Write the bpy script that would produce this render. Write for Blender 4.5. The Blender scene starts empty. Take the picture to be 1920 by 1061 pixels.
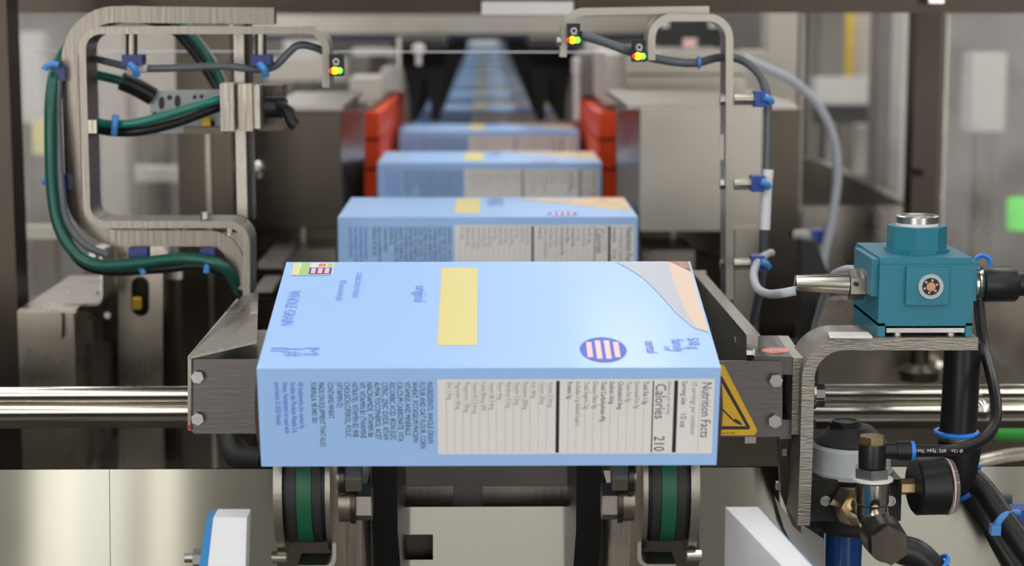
import bpy, bmesh, math, random
from mathutils import Vector, Matrix, Quaternion
random.seed(7)
PI = math.pi
sc = bpy.context.scene
col = sc.collection

# ------------------------------------------------------------------ camera
F = 3600.0
PITCH = math.atan(522.5 / F)
YAW = math.atan(49.0 * math.cos(PITCH) / F)
CH = 1.30
cam_d = bpy.data.cameras.new('camera')
cam = bpy.data.objects.new('camera', cam_d)
col.objects.link(cam)
cam_d.sensor_width = 36.0
cam_d.lens = F / 1920.0 * 36.0
cam_d.clip_start = 0.05
cam_d.clip_end = 60
fw = Vector((math.sin(YAW) * math.cos(PITCH), math.cos(YAW) * math.cos(PITCH), -math.sin(PITCH)))
cam.location = (0, 0, CH)
cam.rotation_mode = 'QUATERNION'
cam.rotation_quaternion = fw.to_track_quat('-Z', 'Y')
cam_d.dof.use_dof = True
cam_d.dof.focus_distance = 1.43
cam_d.dof.aperture_fstop = 6.6
cam_d.dof.aperture_blades = 0
sc.camera = cam
RM = cam.rotation_quaternion.to_matrix()

def P(px, py, D):
    """pixel -> world point on the plane Y = D"""
    d = RM @ Vector(((px - 960.0) / F, -(py - 530.5) / F, -1.0))
    return Vector((0, 0, CH)) + d * (D / d.y)

# ------------------------------------------------------------------ world, exposure
w = bpy.data.worlds.new('world'); sc.world = w; w.use_nodes = True
w.node_tree.nodes['Background'].inputs[0].default_value = (.8, .86, 1, 1)
w.node_tree.nodes['Background'].inputs[1].default_value = 0.05
sc.view_settings.view_transform = 'Standard'
sc.view_settings.look = 'None'
sc.view_settings.gamma = 1
sc.view_settings.use_curve_mapping = False
sc.view_settings.exposure = 0.0
LAMP = 7.5

# ------------------------------------------------------------------ materials
def srgb(r, g, b):
    def f(c):
        c /= 255.0
        return c / 12.92 if c <= .04045 else ((c + .055) / 1.055) ** 2.4
    return (f(r), f(g), f(b), 1)

def mat(name, c, metal=0., rough=.5, spec=.5, bump=0., bscale=200., var=0., vscale=6., stretch=None, emit=None, es=0., coat=0., rvar=0., alpha=None, trans=0., sss=0.):
    m = bpy.data.materials.new(name); m.use_nodes = True
    nt = m.node_tree; b = nt.nodes['Principled BSDF']
    b.inputs['Base Color'].default_value = c
    b.inputs['Metallic'].default_value = metal
    b.inputs['Roughness'].default_value = rough
    b.inputs['Specular IOR Level'].default_value = spec
    if coat: b.inputs['Coat Weight'].default_value = coat; b.inputs['Coat Roughness'].default_value = .12
    if trans: b.inputs['Transmission Weight'].default_value = trans
    if sss:
        b.inputs['Subsurface Weight'].default_value = sss; b.inputs['Subsurface Radius'].default_value = (.01, .01, .01)
        b.inputs['Subsurface Scale'].default_value = 1.0
    if emit: b.inputs['Emission Color'].default_value = emit; b.inputs['Emission Strength'].default_value = es
    if var or bump or rvar:
        tc = nt.nodes.new('ShaderNodeTexCoord'); mp = nt.nodes.new('ShaderNodeMapping')
        nt.links.new(tc.outputs['Object'], mp.inputs['Vector'])
        if stretch: mp.inputs['Scale'].default_value = stretch
    if var:
        n = nt.nodes.new('ShaderNodeTexNoise'); n.inputs['Scale'].default_value = vscale; n.inputs['Detail'].default_value = 4
        nt.links.new(tc.outputs['Object'], n.inputs['Vector'])
        r = nt.nodes.new('ShaderNodeMapRange'); r.inputs[1].default_value = .3; r.inputs[2].default_value = .7
        r.inputs[3].default_value = 1 - var; r.inputs[4].default_value = 1 + var
        nt.links.new(n.outputs['Fac'], r.inputs[0])
        mx = nt.nodes.new('ShaderNodeMix'); mx.data_type = 'RGBA'; mx.blend_type = 'MULTIPLY'; mx.inputs[0].default_value = 1
        mx.inputs[6].default_value = c
        nt.links.new(r.outputs[0], mx.inputs[7]); nt.links.new(mx.outputs[2], b.inputs['Base Color'])
        if rvar:
            r2 = nt.nodes.new('ShaderNodeMapRange'); r2.inputs[1].default_value = .3; r2.inputs[2].default_value = .7
            r2.inputs[3].default_value = rough - rvar; r2.inputs[4].default_value = rough + rvar
            nt.links.new(n.outputs['Fac'], r2.inputs[0]); nt.links.new(r2.outputs[0], b.inputs['Roughness'])
    if bump:
        n = nt.nodes.new('ShaderNodeTexNoise'); n.inputs['Scale'].default_value = bscale; n.inputs['Detail'].default_value = 3
        nt.links.new(mp.outputs[0], n.inputs['Vector'])
        bp = nt.nodes.new('ShaderNodeBump'); bp.inputs['Strength'].default_value = bump; bp.inputs['Distance'].default_value = .001
        nt.links.new(n.outputs['Fac'], bp.inputs['Height']); nt.links.new(bp.outputs[0], b.inputs['Normal'])
    return m

M = {}
M['steel'] = mat('steel', (.30, .275, .24, 1), 1, .30, bump=.25, bscale=260, var=.10, vscale=14, stretch=(1, .08, .08), rvar=.06)
M['steel_v'] = mat('steel_v', (.33, .295, .25, 1), 1, .30, bump=.25, bscale=260, var=.10, vscale=14, stretch=(1, 1, .06), rvar=.06)
M['steel_bright'] = mat('steel_bright', (.37, .345, .305, 1), 1, .34, bump=.15, bscale=260, var=.06, vscale=9, stretch=(1, .1, 1), rvar=.05)
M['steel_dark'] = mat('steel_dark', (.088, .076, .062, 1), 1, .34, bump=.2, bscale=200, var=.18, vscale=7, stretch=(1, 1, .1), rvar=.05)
M['steel_grain'] = mat('steel_grain', (.29, .27, .235, 1), 1, .42, bump=.9, bscale=900, var=.14, vscale=60, stretch=(.15, 1, 1), rvar=.06)
M['table'] = mat('table', (.60, .58, .53, 1), 1, .17, bump=.06, bscale=120, var=.10, vscale=5, stretch=(.06, 1, 1), rvar=.05)
M['chrome'] = mat('chrome', (.60, .57, .50, 1), 1, .16, var=.04, vscale=20)
M['zinc'] = mat('zinc', (.42, .42, .41, 1), 1, .30, var=.08, vscale=150)
M['brass'] = mat('brass', (.62, .46, .26, 1), 1, .28, var=.12, vscale=120)
M['copper'] = mat('copper', (.65, .36, .20, 1), 1, .35, bump=.6, bscale=1500, var=.1, vscale=400)
M['alu'] = mat('alu', (.135, .124, .121, 1), 1, .36, bump=.12, bscale=400, var=.07, vscale=22, stretch=(.1, 1, 1))
M['black'] = mat('black', (.008, .008, .009, 1), 0, .40, spec=.35)
M['black_matte'] = mat('black_matte', (.008, .008, .008, 1), 0, .65, spec=.25)
M['black_rubber'] = mat('black_rubber', (.010, .010, .011, 1), 0, .36, spec=.35)
M['dark_grey'] = mat('dark_grey', (.013, .013, .014, 1), 0, .55, bump=.3, bscale=900)
M['grey_plastic'] = mat('grey_plastic', (.42, .45, .47, 1), 0, .45, var=.04, vscale=30)
M['grey_cable'] = mat('grey_cable', (.09, .10, .115, 1), 0, .4)
M['light_cable'] = mat('light_cable', (.42, .45, .50, 1), 0, .4)
M['white_label'] = mat('white_label', (.72, .72, .76, 1), 0, .5)
M['green_hose'] = mat('green_hose', (.004, .085, .062, 1), 0, .3)
M['green_hose_light'] = mat('green_hose_light', (.01, .17, .13, 1), 0, .3)
M['navy'] = mat('navy', (.004, .018, .15, 1), 0, .4)
M['blue_clamp'] = mat('blue_clamp', (.008, .055, .30, 1), 0, .4)
M['tie'] = mat('tie', (.06, .24, .62, 1), 0, .4)
M['blue_ring'] = mat('blue_ring', (.01, .21, .76, 1), 0, .35)
M['bowl'] = mat('bowl', (.0, .05, .22, 1), 0, .2, coat=.4)
M['teal'] = mat('teal', (.006, .175, .255, 1), .0, .36, bump=.5, bscale=1600, var=.1, vscale=700, coat=.15)
M['uhmw'] = mat('uhmw', (.88, .90, .94, 1), 0, .38, sss=.25)
M['blue_plate'] = mat('blue_plate', (.035, .24, .56, 1), 0, .4)
M['orange'] = mat('orange', (.80, .060, .004, 1), 0, .38)
M['orange_joint'] = mat('orange_joint', (.10, .008, .004, 1), 0, .5)
M['belt_green'] = mat('belt_green', (.005, .095, .045, 1), 0, .4)
M['carton_blue'] = mat('carton_blue', (.345, .555, .92, 1), 0, .42, coat=.1)
M['carton_edge_shade'] = mat('carton_edge_shade', (.055, .03, .022, 1), 0, .6)  # raw cardboard, with the shade on the end flaps put into the colour
M['paper'] = mat('paper', (.78, .765, .74, 1), 0, .45)
M['ink_blue'] = mat('ink_blue', (.07, .13, .62, 1), 0, .5)
M['ink_soft'] = mat('ink_soft', (.17, .30, .82, 1), 0, .5)
M['ink_black'] = mat('ink_black', (.045, .07, .10, 1), 0, .5)
M['ink_bar'] = mat('ink_bar', (.02, .02, .022, 1), 0, .5)
M['ink_grey'] = mat('ink_grey', (.30, .29, .28, 1), 0, .5)
M['ink_line'] = mat('ink_line', (.52, .50, .48, 1), 0, .5)
M['yellow'] = mat('yellow', (.72, .64, .26, 1), 0, .4)
M['yellow_soft'] = mat('yellow_soft', (.74, .70, .30, 1), 0, .4)
M['tan'] = mat('tan', (.68, .50, .28, 1), 0, .4, var=.25, vscale=60)
M['haze_print'] = mat('haze_print', (.44, .47, .56, 1), 0, .4)
M['peach'] = mat('peach', (.66, .50, .40, 1), 0, .4)
M['red_print'] = mat('red_print', (.72, .05, .06, 1), 0, .4)
M['green_print'] = mat('green_print', (.40, .62, .22, 1), 0, .4)
M['purple_print'] = mat('purple_print', (.10, .07, .32, 1), 0, .4)
M['coral'] = mat('coral', (.85, .22, .16, 1), 0, .4)
M['pink'] = mat('pink', (.83, .55, .57, 1), 0, .4)
M['sign_yellow'] = mat('sign_yellow', (.78, .46, .012, 1), 0, .45)
M['sign_black'] = mat('sign_black', (.02, .02, .014, 1), 0, .45)
M['hazard_red'] = mat('hazard_red', (.45, .01, .01, 1), 0, .5)
M['cream'] = mat('cream', (.50, .47, .42, 1), 0, .5, var=.05, vscale=3)
M['white_paint'] = mat('white_paint', (.62, .61, .58, 1), 0, .45, var=.05, vscale=3)
M['yellow_paint'] = mat('yellow_paint', (.80, .55, .03, 1), 0, .5)
M['grey_paint'] = mat('grey_paint', (.17, .155, .14, 1), 0, .5, var=.12, vscale=3)
M['wall'] = mat('wall', (.20, .19, .175, 1), 0, .7, var=.08, vscale=1.2, bump=.2, bscale=30)
M['wall_light'] = mat('wall_light', (.62, .60, .57, 1), 0, .7, var=.08, vscale=1.2)
M['steel_dim'] = mat('steel_dim', (.20, .178, .155, 1), 1, .34, bump=.25, bscale=260, var=.10, vscale=14, stretch=(1, 1, .08), rvar=.05)
M['steel_edge'] = mat('steel_edge', (.24, .218, .19, 1), 1, .36, bump=.25, bscale=260, var=.08, vscale=14, stretch=(1, 1, .08), rvar=.05)
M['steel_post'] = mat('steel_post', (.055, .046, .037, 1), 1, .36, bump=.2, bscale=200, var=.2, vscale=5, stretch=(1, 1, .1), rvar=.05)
M['wall_dark'] = mat('wall_dark', (.20, .18, .16, 1), 0, .7, var=.10, vscale=1.2)
M['ceil'] = mat('ceil', (.10, .095, .09, 1), 0, .8, var=.08, vscale=2)
M['floor'] = mat('floor', (.11, .10, .09, 1), 0, .35, var=.15, vscale=2, bump=.2, bscale=60)
M['lamp'] = mat('lamp', (1, 1, 1, 1), 0, .5, emit=(1, .985, .96, 1), es=LAMP)
M['lamp_far'] = mat('lamp_far', (1, 1, 1, 1), 0, .5, emit=(1, .98, .95, 1), es=LAMP * 1.45)
M['led_red'] = mat('led_red', (.8, .02, .01, 1), 0, .3, emit=(1, .02, .0, 1), es=4)
M['led_amber'] = mat('led_amber', (.9, .4, .01, 1), 0, .3, emit=(1, .42, .0, 1), es=7)
M['led_green'] = mat('led_green', (.1, .8, .05, 1), 0, .3, emit=(.12, .9, .02, 1), es=4)
M['beacon'] = mat('beacon', (.1, .8, .1, 1), 0, .4, emit=(.10, .60, .05, 1), es=.7)
M['dim_green'] = mat('dim_green', (.02, .2, .02, 1), 0, .4, emit=(.01, .16, .015, 1), es=.6)

def glassy(name, fac, rough, tint=(1, 1, 1, 1)):
    m = bpy.data.materials.new(name); m.use_nodes = True; nt = m.node_tree
    for n in list(nt.nodes): nt.nodes.remove(n)
    o = nt.nodes.new('ShaderNodeOutputMaterial'); t = nt.nodes.new('ShaderNodeBsdfTransparent'); g = nt.nodes.new('ShaderNodeBsdfGlossy')
    d = nt.nodes.new('ShaderNodeBsdfDiffuse'); d.inputs[0].default_value = (.34, .32, .30, 1)
    t.inputs[0].default_value = tint; g.inputs['Roughness'].default_value = rough
    a = nt.nodes.new('ShaderNodeMixShader'); a.inputs[0].default_value = .86
    nt.links.new(g.outputs[0], a.inputs[1]); nt.links.new(d.outputs[0], a.inputs[2])
    x = nt.nodes.new('ShaderNodeMixShader'); 
    n = nt.nodes.new('ShaderNodeTexNoise'); n.inputs['Scale'].default_value = 9; n.inputs['Detail'].default_value = 5
    tc = nt.nodes.new('ShaderNodeTexCoord'); nt.links.new(tc.outputs['Object'], n.inputs['Vector'])
    r = nt.nodes.new('ShaderNodeMapRange'); r.inputs[1].default_value = .35; r.inputs[2].default_value = .65
    r.inputs[3].default_value = fac * .45; r.inputs[4].default_value = fac * 1.5
    nt.links.new(n.outputs['Fac'], r.inputs[0]); nt.links.new(r.outputs[0], x.inputs[0])
    nt.links.new(t.outputs[0], x.inputs[1]); nt.links.new(a.outputs[0], x.inputs[2]); nt.links.new(x.outputs[0], o.inputs[0])
    return m
am = mat('apron', (.31, .305, .265, 1), 1, .135, var=.06, vscale=5, rvar=.015)
b_ = am.node_tree.nodes['Principled BSDF']; b_.inputs['Anisotropic'].default_value = 1.0
cv = am.node_tree.nodes.new('ShaderNodeCombineXYZ'); cv.inputs[2].default_value = 1.0
am.node_tree.links.new(cv.outputs[0], b_.inputs['Tangent']); M['apron'] = am
M['panel_glow_soft'] = mat('panel_glow_soft', (1, 1, 1, 1), 0, .5, emit=(1, .98, .96, 1), es=2.4)  # glow levels for the added panels behind the camera
M['panel_glow_dim'] = mat('panel_glow_dim', (1, 1, 1, 1), 0, .5, emit=(1, .98, .96, 1), es=.85)
M['panel_glow_mid'] = mat('panel_glow_mid', (1, 1, 1, 1), 0, .5, emit=(1, .97, .90, 1), es=2.9)
M['panel_glow'] = mat('panel_glow', (1, 1, 1, 1), 0, .5, emit=(1, .99, .97, 1), es=5.5)
M['guard'] = glassy('guard', .17, .22)
M['guard_clear'] = glassy('guard_clear', .05, .2)
M['lens'] = glassy('lens', .45, .08)

# ------------------------------------------------------------------ mesh builder
class MB:
    def __init__(s): s.bm = bmesh.new(); s.mats = []
    def mi(s, m):
        if m is None: return 0
        if m not in s.mats: s.mats.append(m)
        return s.mats.index(m)
    def _faces(s, verts, faces, m=None, bevel=0., bseg=2):
        i = s.mi(m); vs = [s.bm.verts.new(v) for v in verts]; fs = []
        for f in faces:
            try: fc = s.bm.faces.new([vs[k] for k in f])
            except ValueError: continue
            fc.material_index = i; fs.append(fc)
        if bevel > 0:
            es = list({e for f in fs for e in f.edges if len(e.link_faces) == 2 and e.calc_face_angle(0) > .5})
            r = bmesh.ops.bevel(s.bm, geom=es, offset=bevel, segments=bseg, affect='EDGES', clamp_overlap=True, material=i)
        return s
    def box(s, a, b, m=None, bevel=0., bseg=2):
        x0, x1 = sorted((a[0], b[0])); y0, y1 = sorted((a[1], b[1])); z0, z1 = sorted((a[2], b[2]))
        v = [(x, y, z) for z in (z0, z1) for y in (y0, y1) for x in (x0, x1)]
        return s._faces(v, [(0, 2, 3, 1), (4, 5, 7, 6), (0, 1, 5, 4), (2, 6, 7, 3), (0, 4, 6, 2), (1, 3, 7, 5)], m, bevel, bseg)
    def pbox(s, x0, y0, x1, y1, D, depth, m=None, bevel=0.):
        """block whose near face spans the given pixels on the plane Y = D"""
        my, mx = (y0 + y1) / 2, (x0 + x1) / 2
        return s.box((P(x0, my, D).x, D, P(mx, y0, D).z), (P(x1, my, D).x, D + depth, P(mx, y1, D).z), m, bevel)
    def prism(s, pts, vec, m=None, bevel=0., bseg=1):
        """closed outline (world points) swept by vec"""
        pts = [Vector(p) for p in pts]; vec = Vector(vec); n = len(pts)
        nrm = Vector((0, 0, 0))
        for i in range(n): nrm += pts[i].cross(pts[(i + 1) % n])
        if nrm.dot(vec) > 0: pts = pts[::-1]
        v = pts + [p + vec for p in pts]
        f = [tuple(range(n)), tuple(range(2 * n - 1, n - 1, -1))] + [(i, n + i, n + (i + 1) % n, (i + 1) % n) for i in range(n)]
        return s._faces(v, f, m, bevel, bseg)
    def ppoly(s, px, D, depth, m=None, bevel=0.):
        return s.prism([P(x, y, D) for x, y in px], (0, depth, 0), m, bevel)
    def cyl(s, a, b, r, r2=None, n=24, m=None, bevel=0., rot=0.):
        a = Vector(a); b = Vector(b); r2 = r if r2 is None else r2
        d = (b - a).normalized(); u = d.orthogonal().normalized()
        if abs(d.z) < .99: u = Vector((0, 0, 1)) - d * d.z; u.normalize()
        else: u = Vector((1, 0, 0))
        w_ = d.cross(u)
        A = [a + (u * math.cos(rot + 2 * PI * i / n) + w_ * math.sin(rot + 2 * PI * i / n)) * r for i in range(n)]
        B = [b + (u * math.cos(rot + 2 * PI * i / n) + w_ * math.sin(rot + 2 * PI * i / n)) * r2 for i in range(n)]
        f = [tuple(range(n - 1, -1, -1)), tuple(range(n, 2 * n))] + [(i, (i + 1) % n, n + (i + 1) % n, n + i) for i in range(n)]
        return s._faces(A + B, f, m, bevel, 2)
    def lathe(s, a, d, prof, n=28, m=None):
        """profile [(t along d, radius)] around the axis a + t d"""
        a = Vector(a); d = Vector(d).normalized()
        u = (Vector((0, 0, 1)) - d * d.z) if abs(d.z) < .99 else Vector((1, 0, 0)); u.normalize(); w_ = d.cross(u)
        v = []
        for t, r in prof: v += [a + d * t + (u * math.cos(2 * PI * i / n) + w_ * math.sin(2 * PI * i / n)) * r for i in range(n)]
        f = [tuple(range(n - 1, -1, -1)), tuple(range((len(prof) - 1) * n, len(prof) * n))]
        for k in range(len(prof) - 1):
            f += [(k * n + i, k * n + (i + 1) % n, (k + 1) * n + (i + 1) % n, (k + 1) * n + i) for i in range(n)]
        return s._faces(v, f, m)
    def ring(s, a, d, r0, r1, h, n=32, m=None):
        a = Vector(a); d = Vector(d).normalized()
        u = (Vector((0, 0, 1)) - d * d.z) if abs(d.z) < .99 else Vector((1, 0, 0)); u.normalize(); w_ = d.cross(u)
        v = []
        for t, r in ((0, r0), (0, r1), (h, r1), (h, r0)):
            v += [a + d * t + (u * math.cos(2 * PI * i / n) + w_ * math.sin(2 * PI * i / n)) * r for i in range(n)]
        f = []
        for k in range(4):
            k2 = (k + 1) % 4
            f += [(k * n + i, k * n + (i + 1) % n, k2 * n + (i + 1) % n, k2 * n + i) for i in range(n)]
        return s._faces(v, f, m)
    def torus(s, c, d, R, r, n=28, k=8, m=None):
        c = Vector(c); d = Vector(d).normalized()
        u = (Vector((0, 0, 1)) - d * d.z) if abs(d.z) < .99 else Vector((1, 0, 0)); u.normalize(); w_ = d.cross(u)
        v = []
        for i in range(n):
            e = u * math.cos(2 * PI * i / n) + w_ * math.sin(2 * PI * i / n)
            v += [c + e * (R + r * math.cos(2 * PI * j / k)) + d * r * math.sin(2 * PI * j / k) for j in range(k)]
        f = [(i * k + j, ((i + 1) % n) * k + j, ((i + 1) % n) * k + (j + 1) % k, i * k + (j + 1) % k) for i in range(n) for j in range(k)]
        return s._faces(v, f, m)
    def tube(s, pts, r, n=12, m=None, sub=8):
        pts = smooth(pts, sub); N = len(pts); v = []
        t = (pts[1] - pts[0]).normalized(); u = t.orthogonal().normalized()
        for i in range(N):
            t2 = (pts[min(i + 1, N - 1)] - pts[max(i - 1, 0)]).normalized()
            u = t.rotation_difference(t2) @ u; u = (u - t2 * u.dot(t2)).normalized(); t = t2; w_ = t.cross(u)
            v += [pts[i] + (u * math.cos(2 * PI * j / n) + w_ * math.sin(2 * PI * j / n)) * r for j in range(n)]
        f = [tuple(range(n - 1, -1, -1)), tuple(range((N - 1) * n, N * n))]
        for i in range(N - 1):
            f += [(i * n + j, i * n + (j + 1) % n, (i + 1) * n + (j + 1) % n, (i + 1) * n + j) for j in range(n)]
        return s._faces(v, f, m)
    def bent(s, px, D, t, depth, r=.012, m=None, bevel=0., seg=7):
        """flat bar bent along a path in the plane Y = D (pixels), thickness t in the plane, depth along Y"""
        p = [P(x, y, D) for x, y in px]; q = [p[0]]
        for i in range(1, len(p) - 1):
            a, b, c = p[i - 1], p[i], p[i + 1]; d0 = (a - b).normalized(); d1 = (c - b).normalized()
            ang = d0.angle(d1); rr = min(r * 1.0, .49 * min((a - b).length, (c - b).length) * math.tan(ang / 2))
            L = rr / math.tan(ang / 2); A = b + d0 * L; B = b + d1 * L
            cen = b + (d0 + d1).normalized() * (rr / math.sin(ang / 2)); va = A - cen; vb = B - cen
            for k in range(seg + 1):
                th = va.angle(vb)
                if th < 1e-4: q.append(A); continue
                q.append(cen + va * (math.sin((1 - k / seg) * th) / math.sin(th)) + vb * (math.sin(k / seg * th) / math.sin(th)))
        q.append(p[-1]); L_, R_ = [], []
        for i in range(len(q)):
            a = q[max(i - 1, 0)]; b = q[min(i + 1, len(q) - 1)]; d = (b - a).normalized(); nn = Vector((-d.z, 0, d.x))
            L_.append(q[i] + nn * t / 2); R_.append(q[i] - nn * t / 2)
        n = len(q); v = []
        for i in range(n): v += [L_[i], R_[i], R_[i] + Vector((0, depth, 0)), L_[i] + Vector((0, depth, 0))]
        f = [(3, 2, 1, 0), (4 * n - 4, 4 * n - 3, 4 * n - 2, 4 * n - 1)]
        for i in range(n - 1):
            for k in range(4): f.append((4 * i + k, 4 * i + (k + 1) % 4, 4 * i + 4 + (k + 1) % 4, 4 * i + 4 + k))
        return s._faces(v, f, m, bevel, 2)
    def text(s, txt, size, mtx, m=None, xs=1.0):
        me = text_mesh(txt); i = s.mi(m); n0 = len(s.bm.verts); f0 = len(s.bm.faces)
        s.bm.from_mesh(me); s.bm.verts.ensure_lookup_table(); s.bm.faces.ensure_lookup_table()
        T = mtx @ Matrix.Diagonal((size * xs, size, size, 1))
        for k in range(n0, len(s.bm.verts)): s.bm.verts[k].co = T @ s.bm.verts[k].co
        for k in range(f0, len(s.bm.faces)): s.bm.faces[k].material_index = i
        return s
    def quad(s, pts, m=None): return s._faces(pts, [tuple(range(len(pts)))], m)
    def mesh(s, name, m=None, origin=None, angle=35):
        if origin is not None:
            o = Vector(origin)
            for v in s.bm.verts: v.co -= o
        bmesh.ops.recalc_face_normals(s.bm, faces=s.bm.faces)
        me = bpy.data.meshes.new(name); s.bm.to_mesh(me); s.bm.free()
        me.polygons.foreach_set('use_smooth', [True] * len(me.polygons))
        me.set_sharp_from_angle(angle=math.radians(angle))
        for k in (s.mats if s.mats and s.mats[0] is not None else [m]): me.materials.append(M[k] if isinstance(k, str) else k)
        return me

def smooth(pts, sub):
    pts = [Vector(p) for p in pts]
    if len(pts) < 3: return pts
    q = [pts[0] * 2 - pts[1]] + pts + [pts[-1] * 2 - pts[-2]]; out = []
    for i in range(1, len(q) - 2):
        a, b, c, d = q[i - 1], q[i], q[i + 1], q[i + 2]
        for k in range(sub):
            t = k / sub
            out.append(.5 * ((2 * b) + (c - a) * t + (2 * a - 5 * b + 4 * c - d) * t * t + (3 * b - a - 3 * c + d) * t ** 3))
    out.append(pts[-1]); return out

_txt = {}
def text_mesh(t):
    if t not in _txt:
        cu = bpy.data.curves.new('t', 'FONT'); cu.body = t; cu.size = 1; cu.resolution_u = 2
        o = bpy.data.objects.new('t', cu); col.objects.link(o); dg = bpy.context.evaluated_depsgraph_get()
        _txt[t] = bpy.data.meshes.new_from_object(o.evaluated_get(dg)); bpy.data.objects.remove(o); bpy.data.curves.remove(cu)
    return _txt[t]

# ------------------------------------------------------------------ object helpers
def thing(name, label, cat, loc, group=None):
    o = bpy.data.objects.new(name, None); col.objects.link(o); o.location = loc
    o.empty_display_size = .02
    o['label'] = label; o['category'] = cat
    if group: o['group'] = group
    return o
def root_loc(p):
    l = Vector((0, 0, 0))
    while p is not None: l += Vector(p.location); p = p.parent
    return l
def part(name, mb, m, parent, label=None, angle=35):
    o = bpy.data.objects.new(name, mb.mesh(name, m, root_loc(parent), angle)); col.objects.link(o); o.parent = parent
    if label: o['label'] = label
    return o
def single(name, mb, m, label, cat, group=None, angle=35):
    """a thing that is one mesh; origin at the centre of its base"""
    xs = [v.co for v in mb.bm.verts]
    c = Vector(((min(v.x for v in xs) + max(v.x for v in xs)) / 2, (min(v.y for v in xs) + max(v.y for v in xs)) / 2, min(v.z for v in xs)))
    o = bpy.data.objects.new(name, mb.mesh(name, m, c, angle)); col.objects.link(o); o.location = c
    o['label'] = label; o['category'] = cat
    if group: o['group'] = group
    return o
def struct(name, mb, m, parent=None):
    o = bpy.data.objects.new(name, mb.mesh(name, m)); col.objects.link(o); o['kind'] = 'structure'; return o
def copy_tree(o, parent=None):
    c = o.copy(); col.objects.link(c); c.parent = parent
    for ch in o.children: copy_tree(ch, c)
    return c
def hexbolt(mb, p, d, r, h, m='zinc', washer=True):
    p = Vector(p); d = Vector(d).normalized()
    if washer: mb.cyl(p, p + d * h * .2, r * 1.25, n=20, m=m)
    mb.cyl(p + d * h * .2, p + d * h, r, n=6, m=m, bevel=r * .12, rot=random.random())
    return mb

# ================================================================== SETTING
struct('floor', MB().box((-5, -4, -.1), (5, 13, 0)), 'floor')
struct('ceiling', MB().box((-5, -4, 3.2), (5, 13, 3.3)), 'ceil')
struct('wall_left', MB().box((-5.1, -4, 0), (-5, 13, 3.2)), 'wall')
struct('wall_right', MB().box((5, -4, 0), (5.1, 13, 3.2)), 'wall')
struct('wall_back', MB().box((-5, 13, 0), (5, 13.1, 3.2)), 'wall')
struct('wall_front', MB().box((-5, -4.1, 0), (5, -4, 3.2)), 'wall_light')

# unseen glow panels added behind the camera for apron streaks and front light
for k, (xa, xb) in enumerate(((-1.64, -1.51), (-1.505, -1.31), (-1.225, -1.12), (-.36, .34), (1.02, 1.84), (2.1, 3.1), (-3.4, -1.95))):
    struct('glow_panel_%d' % (k + 1), MB().box((xa, -3.99, .04), (xb, -3.96, 2.8), bevel=.005), {0: 'panel_glow_mid', 1: 'panel_glow_soft', 2: 'panel_glow_mid', 3: 'panel_glow_dim', 4: 'panel_glow_dim'}.get(k, 'panel_glow'))
def ceiling_light(x, y, L=2.2, wd=.16, m='lamp'):
    t = thing('ceiling_light', 'long warm white strip light under the ceiling of the packing hall', 'ceiling light', (x, y, 3.1), 'strip lights under the ceiling')
    part('housing', MB().box((x - wd / 2 - .02, y - L / 2 - .02, 3.13), (x + wd / 2 + .02, y + L / 2 + .02, 3.2), bevel=.01), 'white_paint', t)
    part('diffuser', MB().box((x - wd / 2, y - L / 2, 3.09), (x + wd / 2, y + L / 2, 3.13)), m, t)
    return t
for x in (-3.6, -2.2, -1.05, .35, 1.5, 2.9, 4.1):
    for y in (-2.6, 0.2, 3.2, 6.4, 9.6):
        ceiling_light(x, y, wd=.20 if y < 4 else .16, m='lamp' if y < 3 else 'lamp_far')

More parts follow.
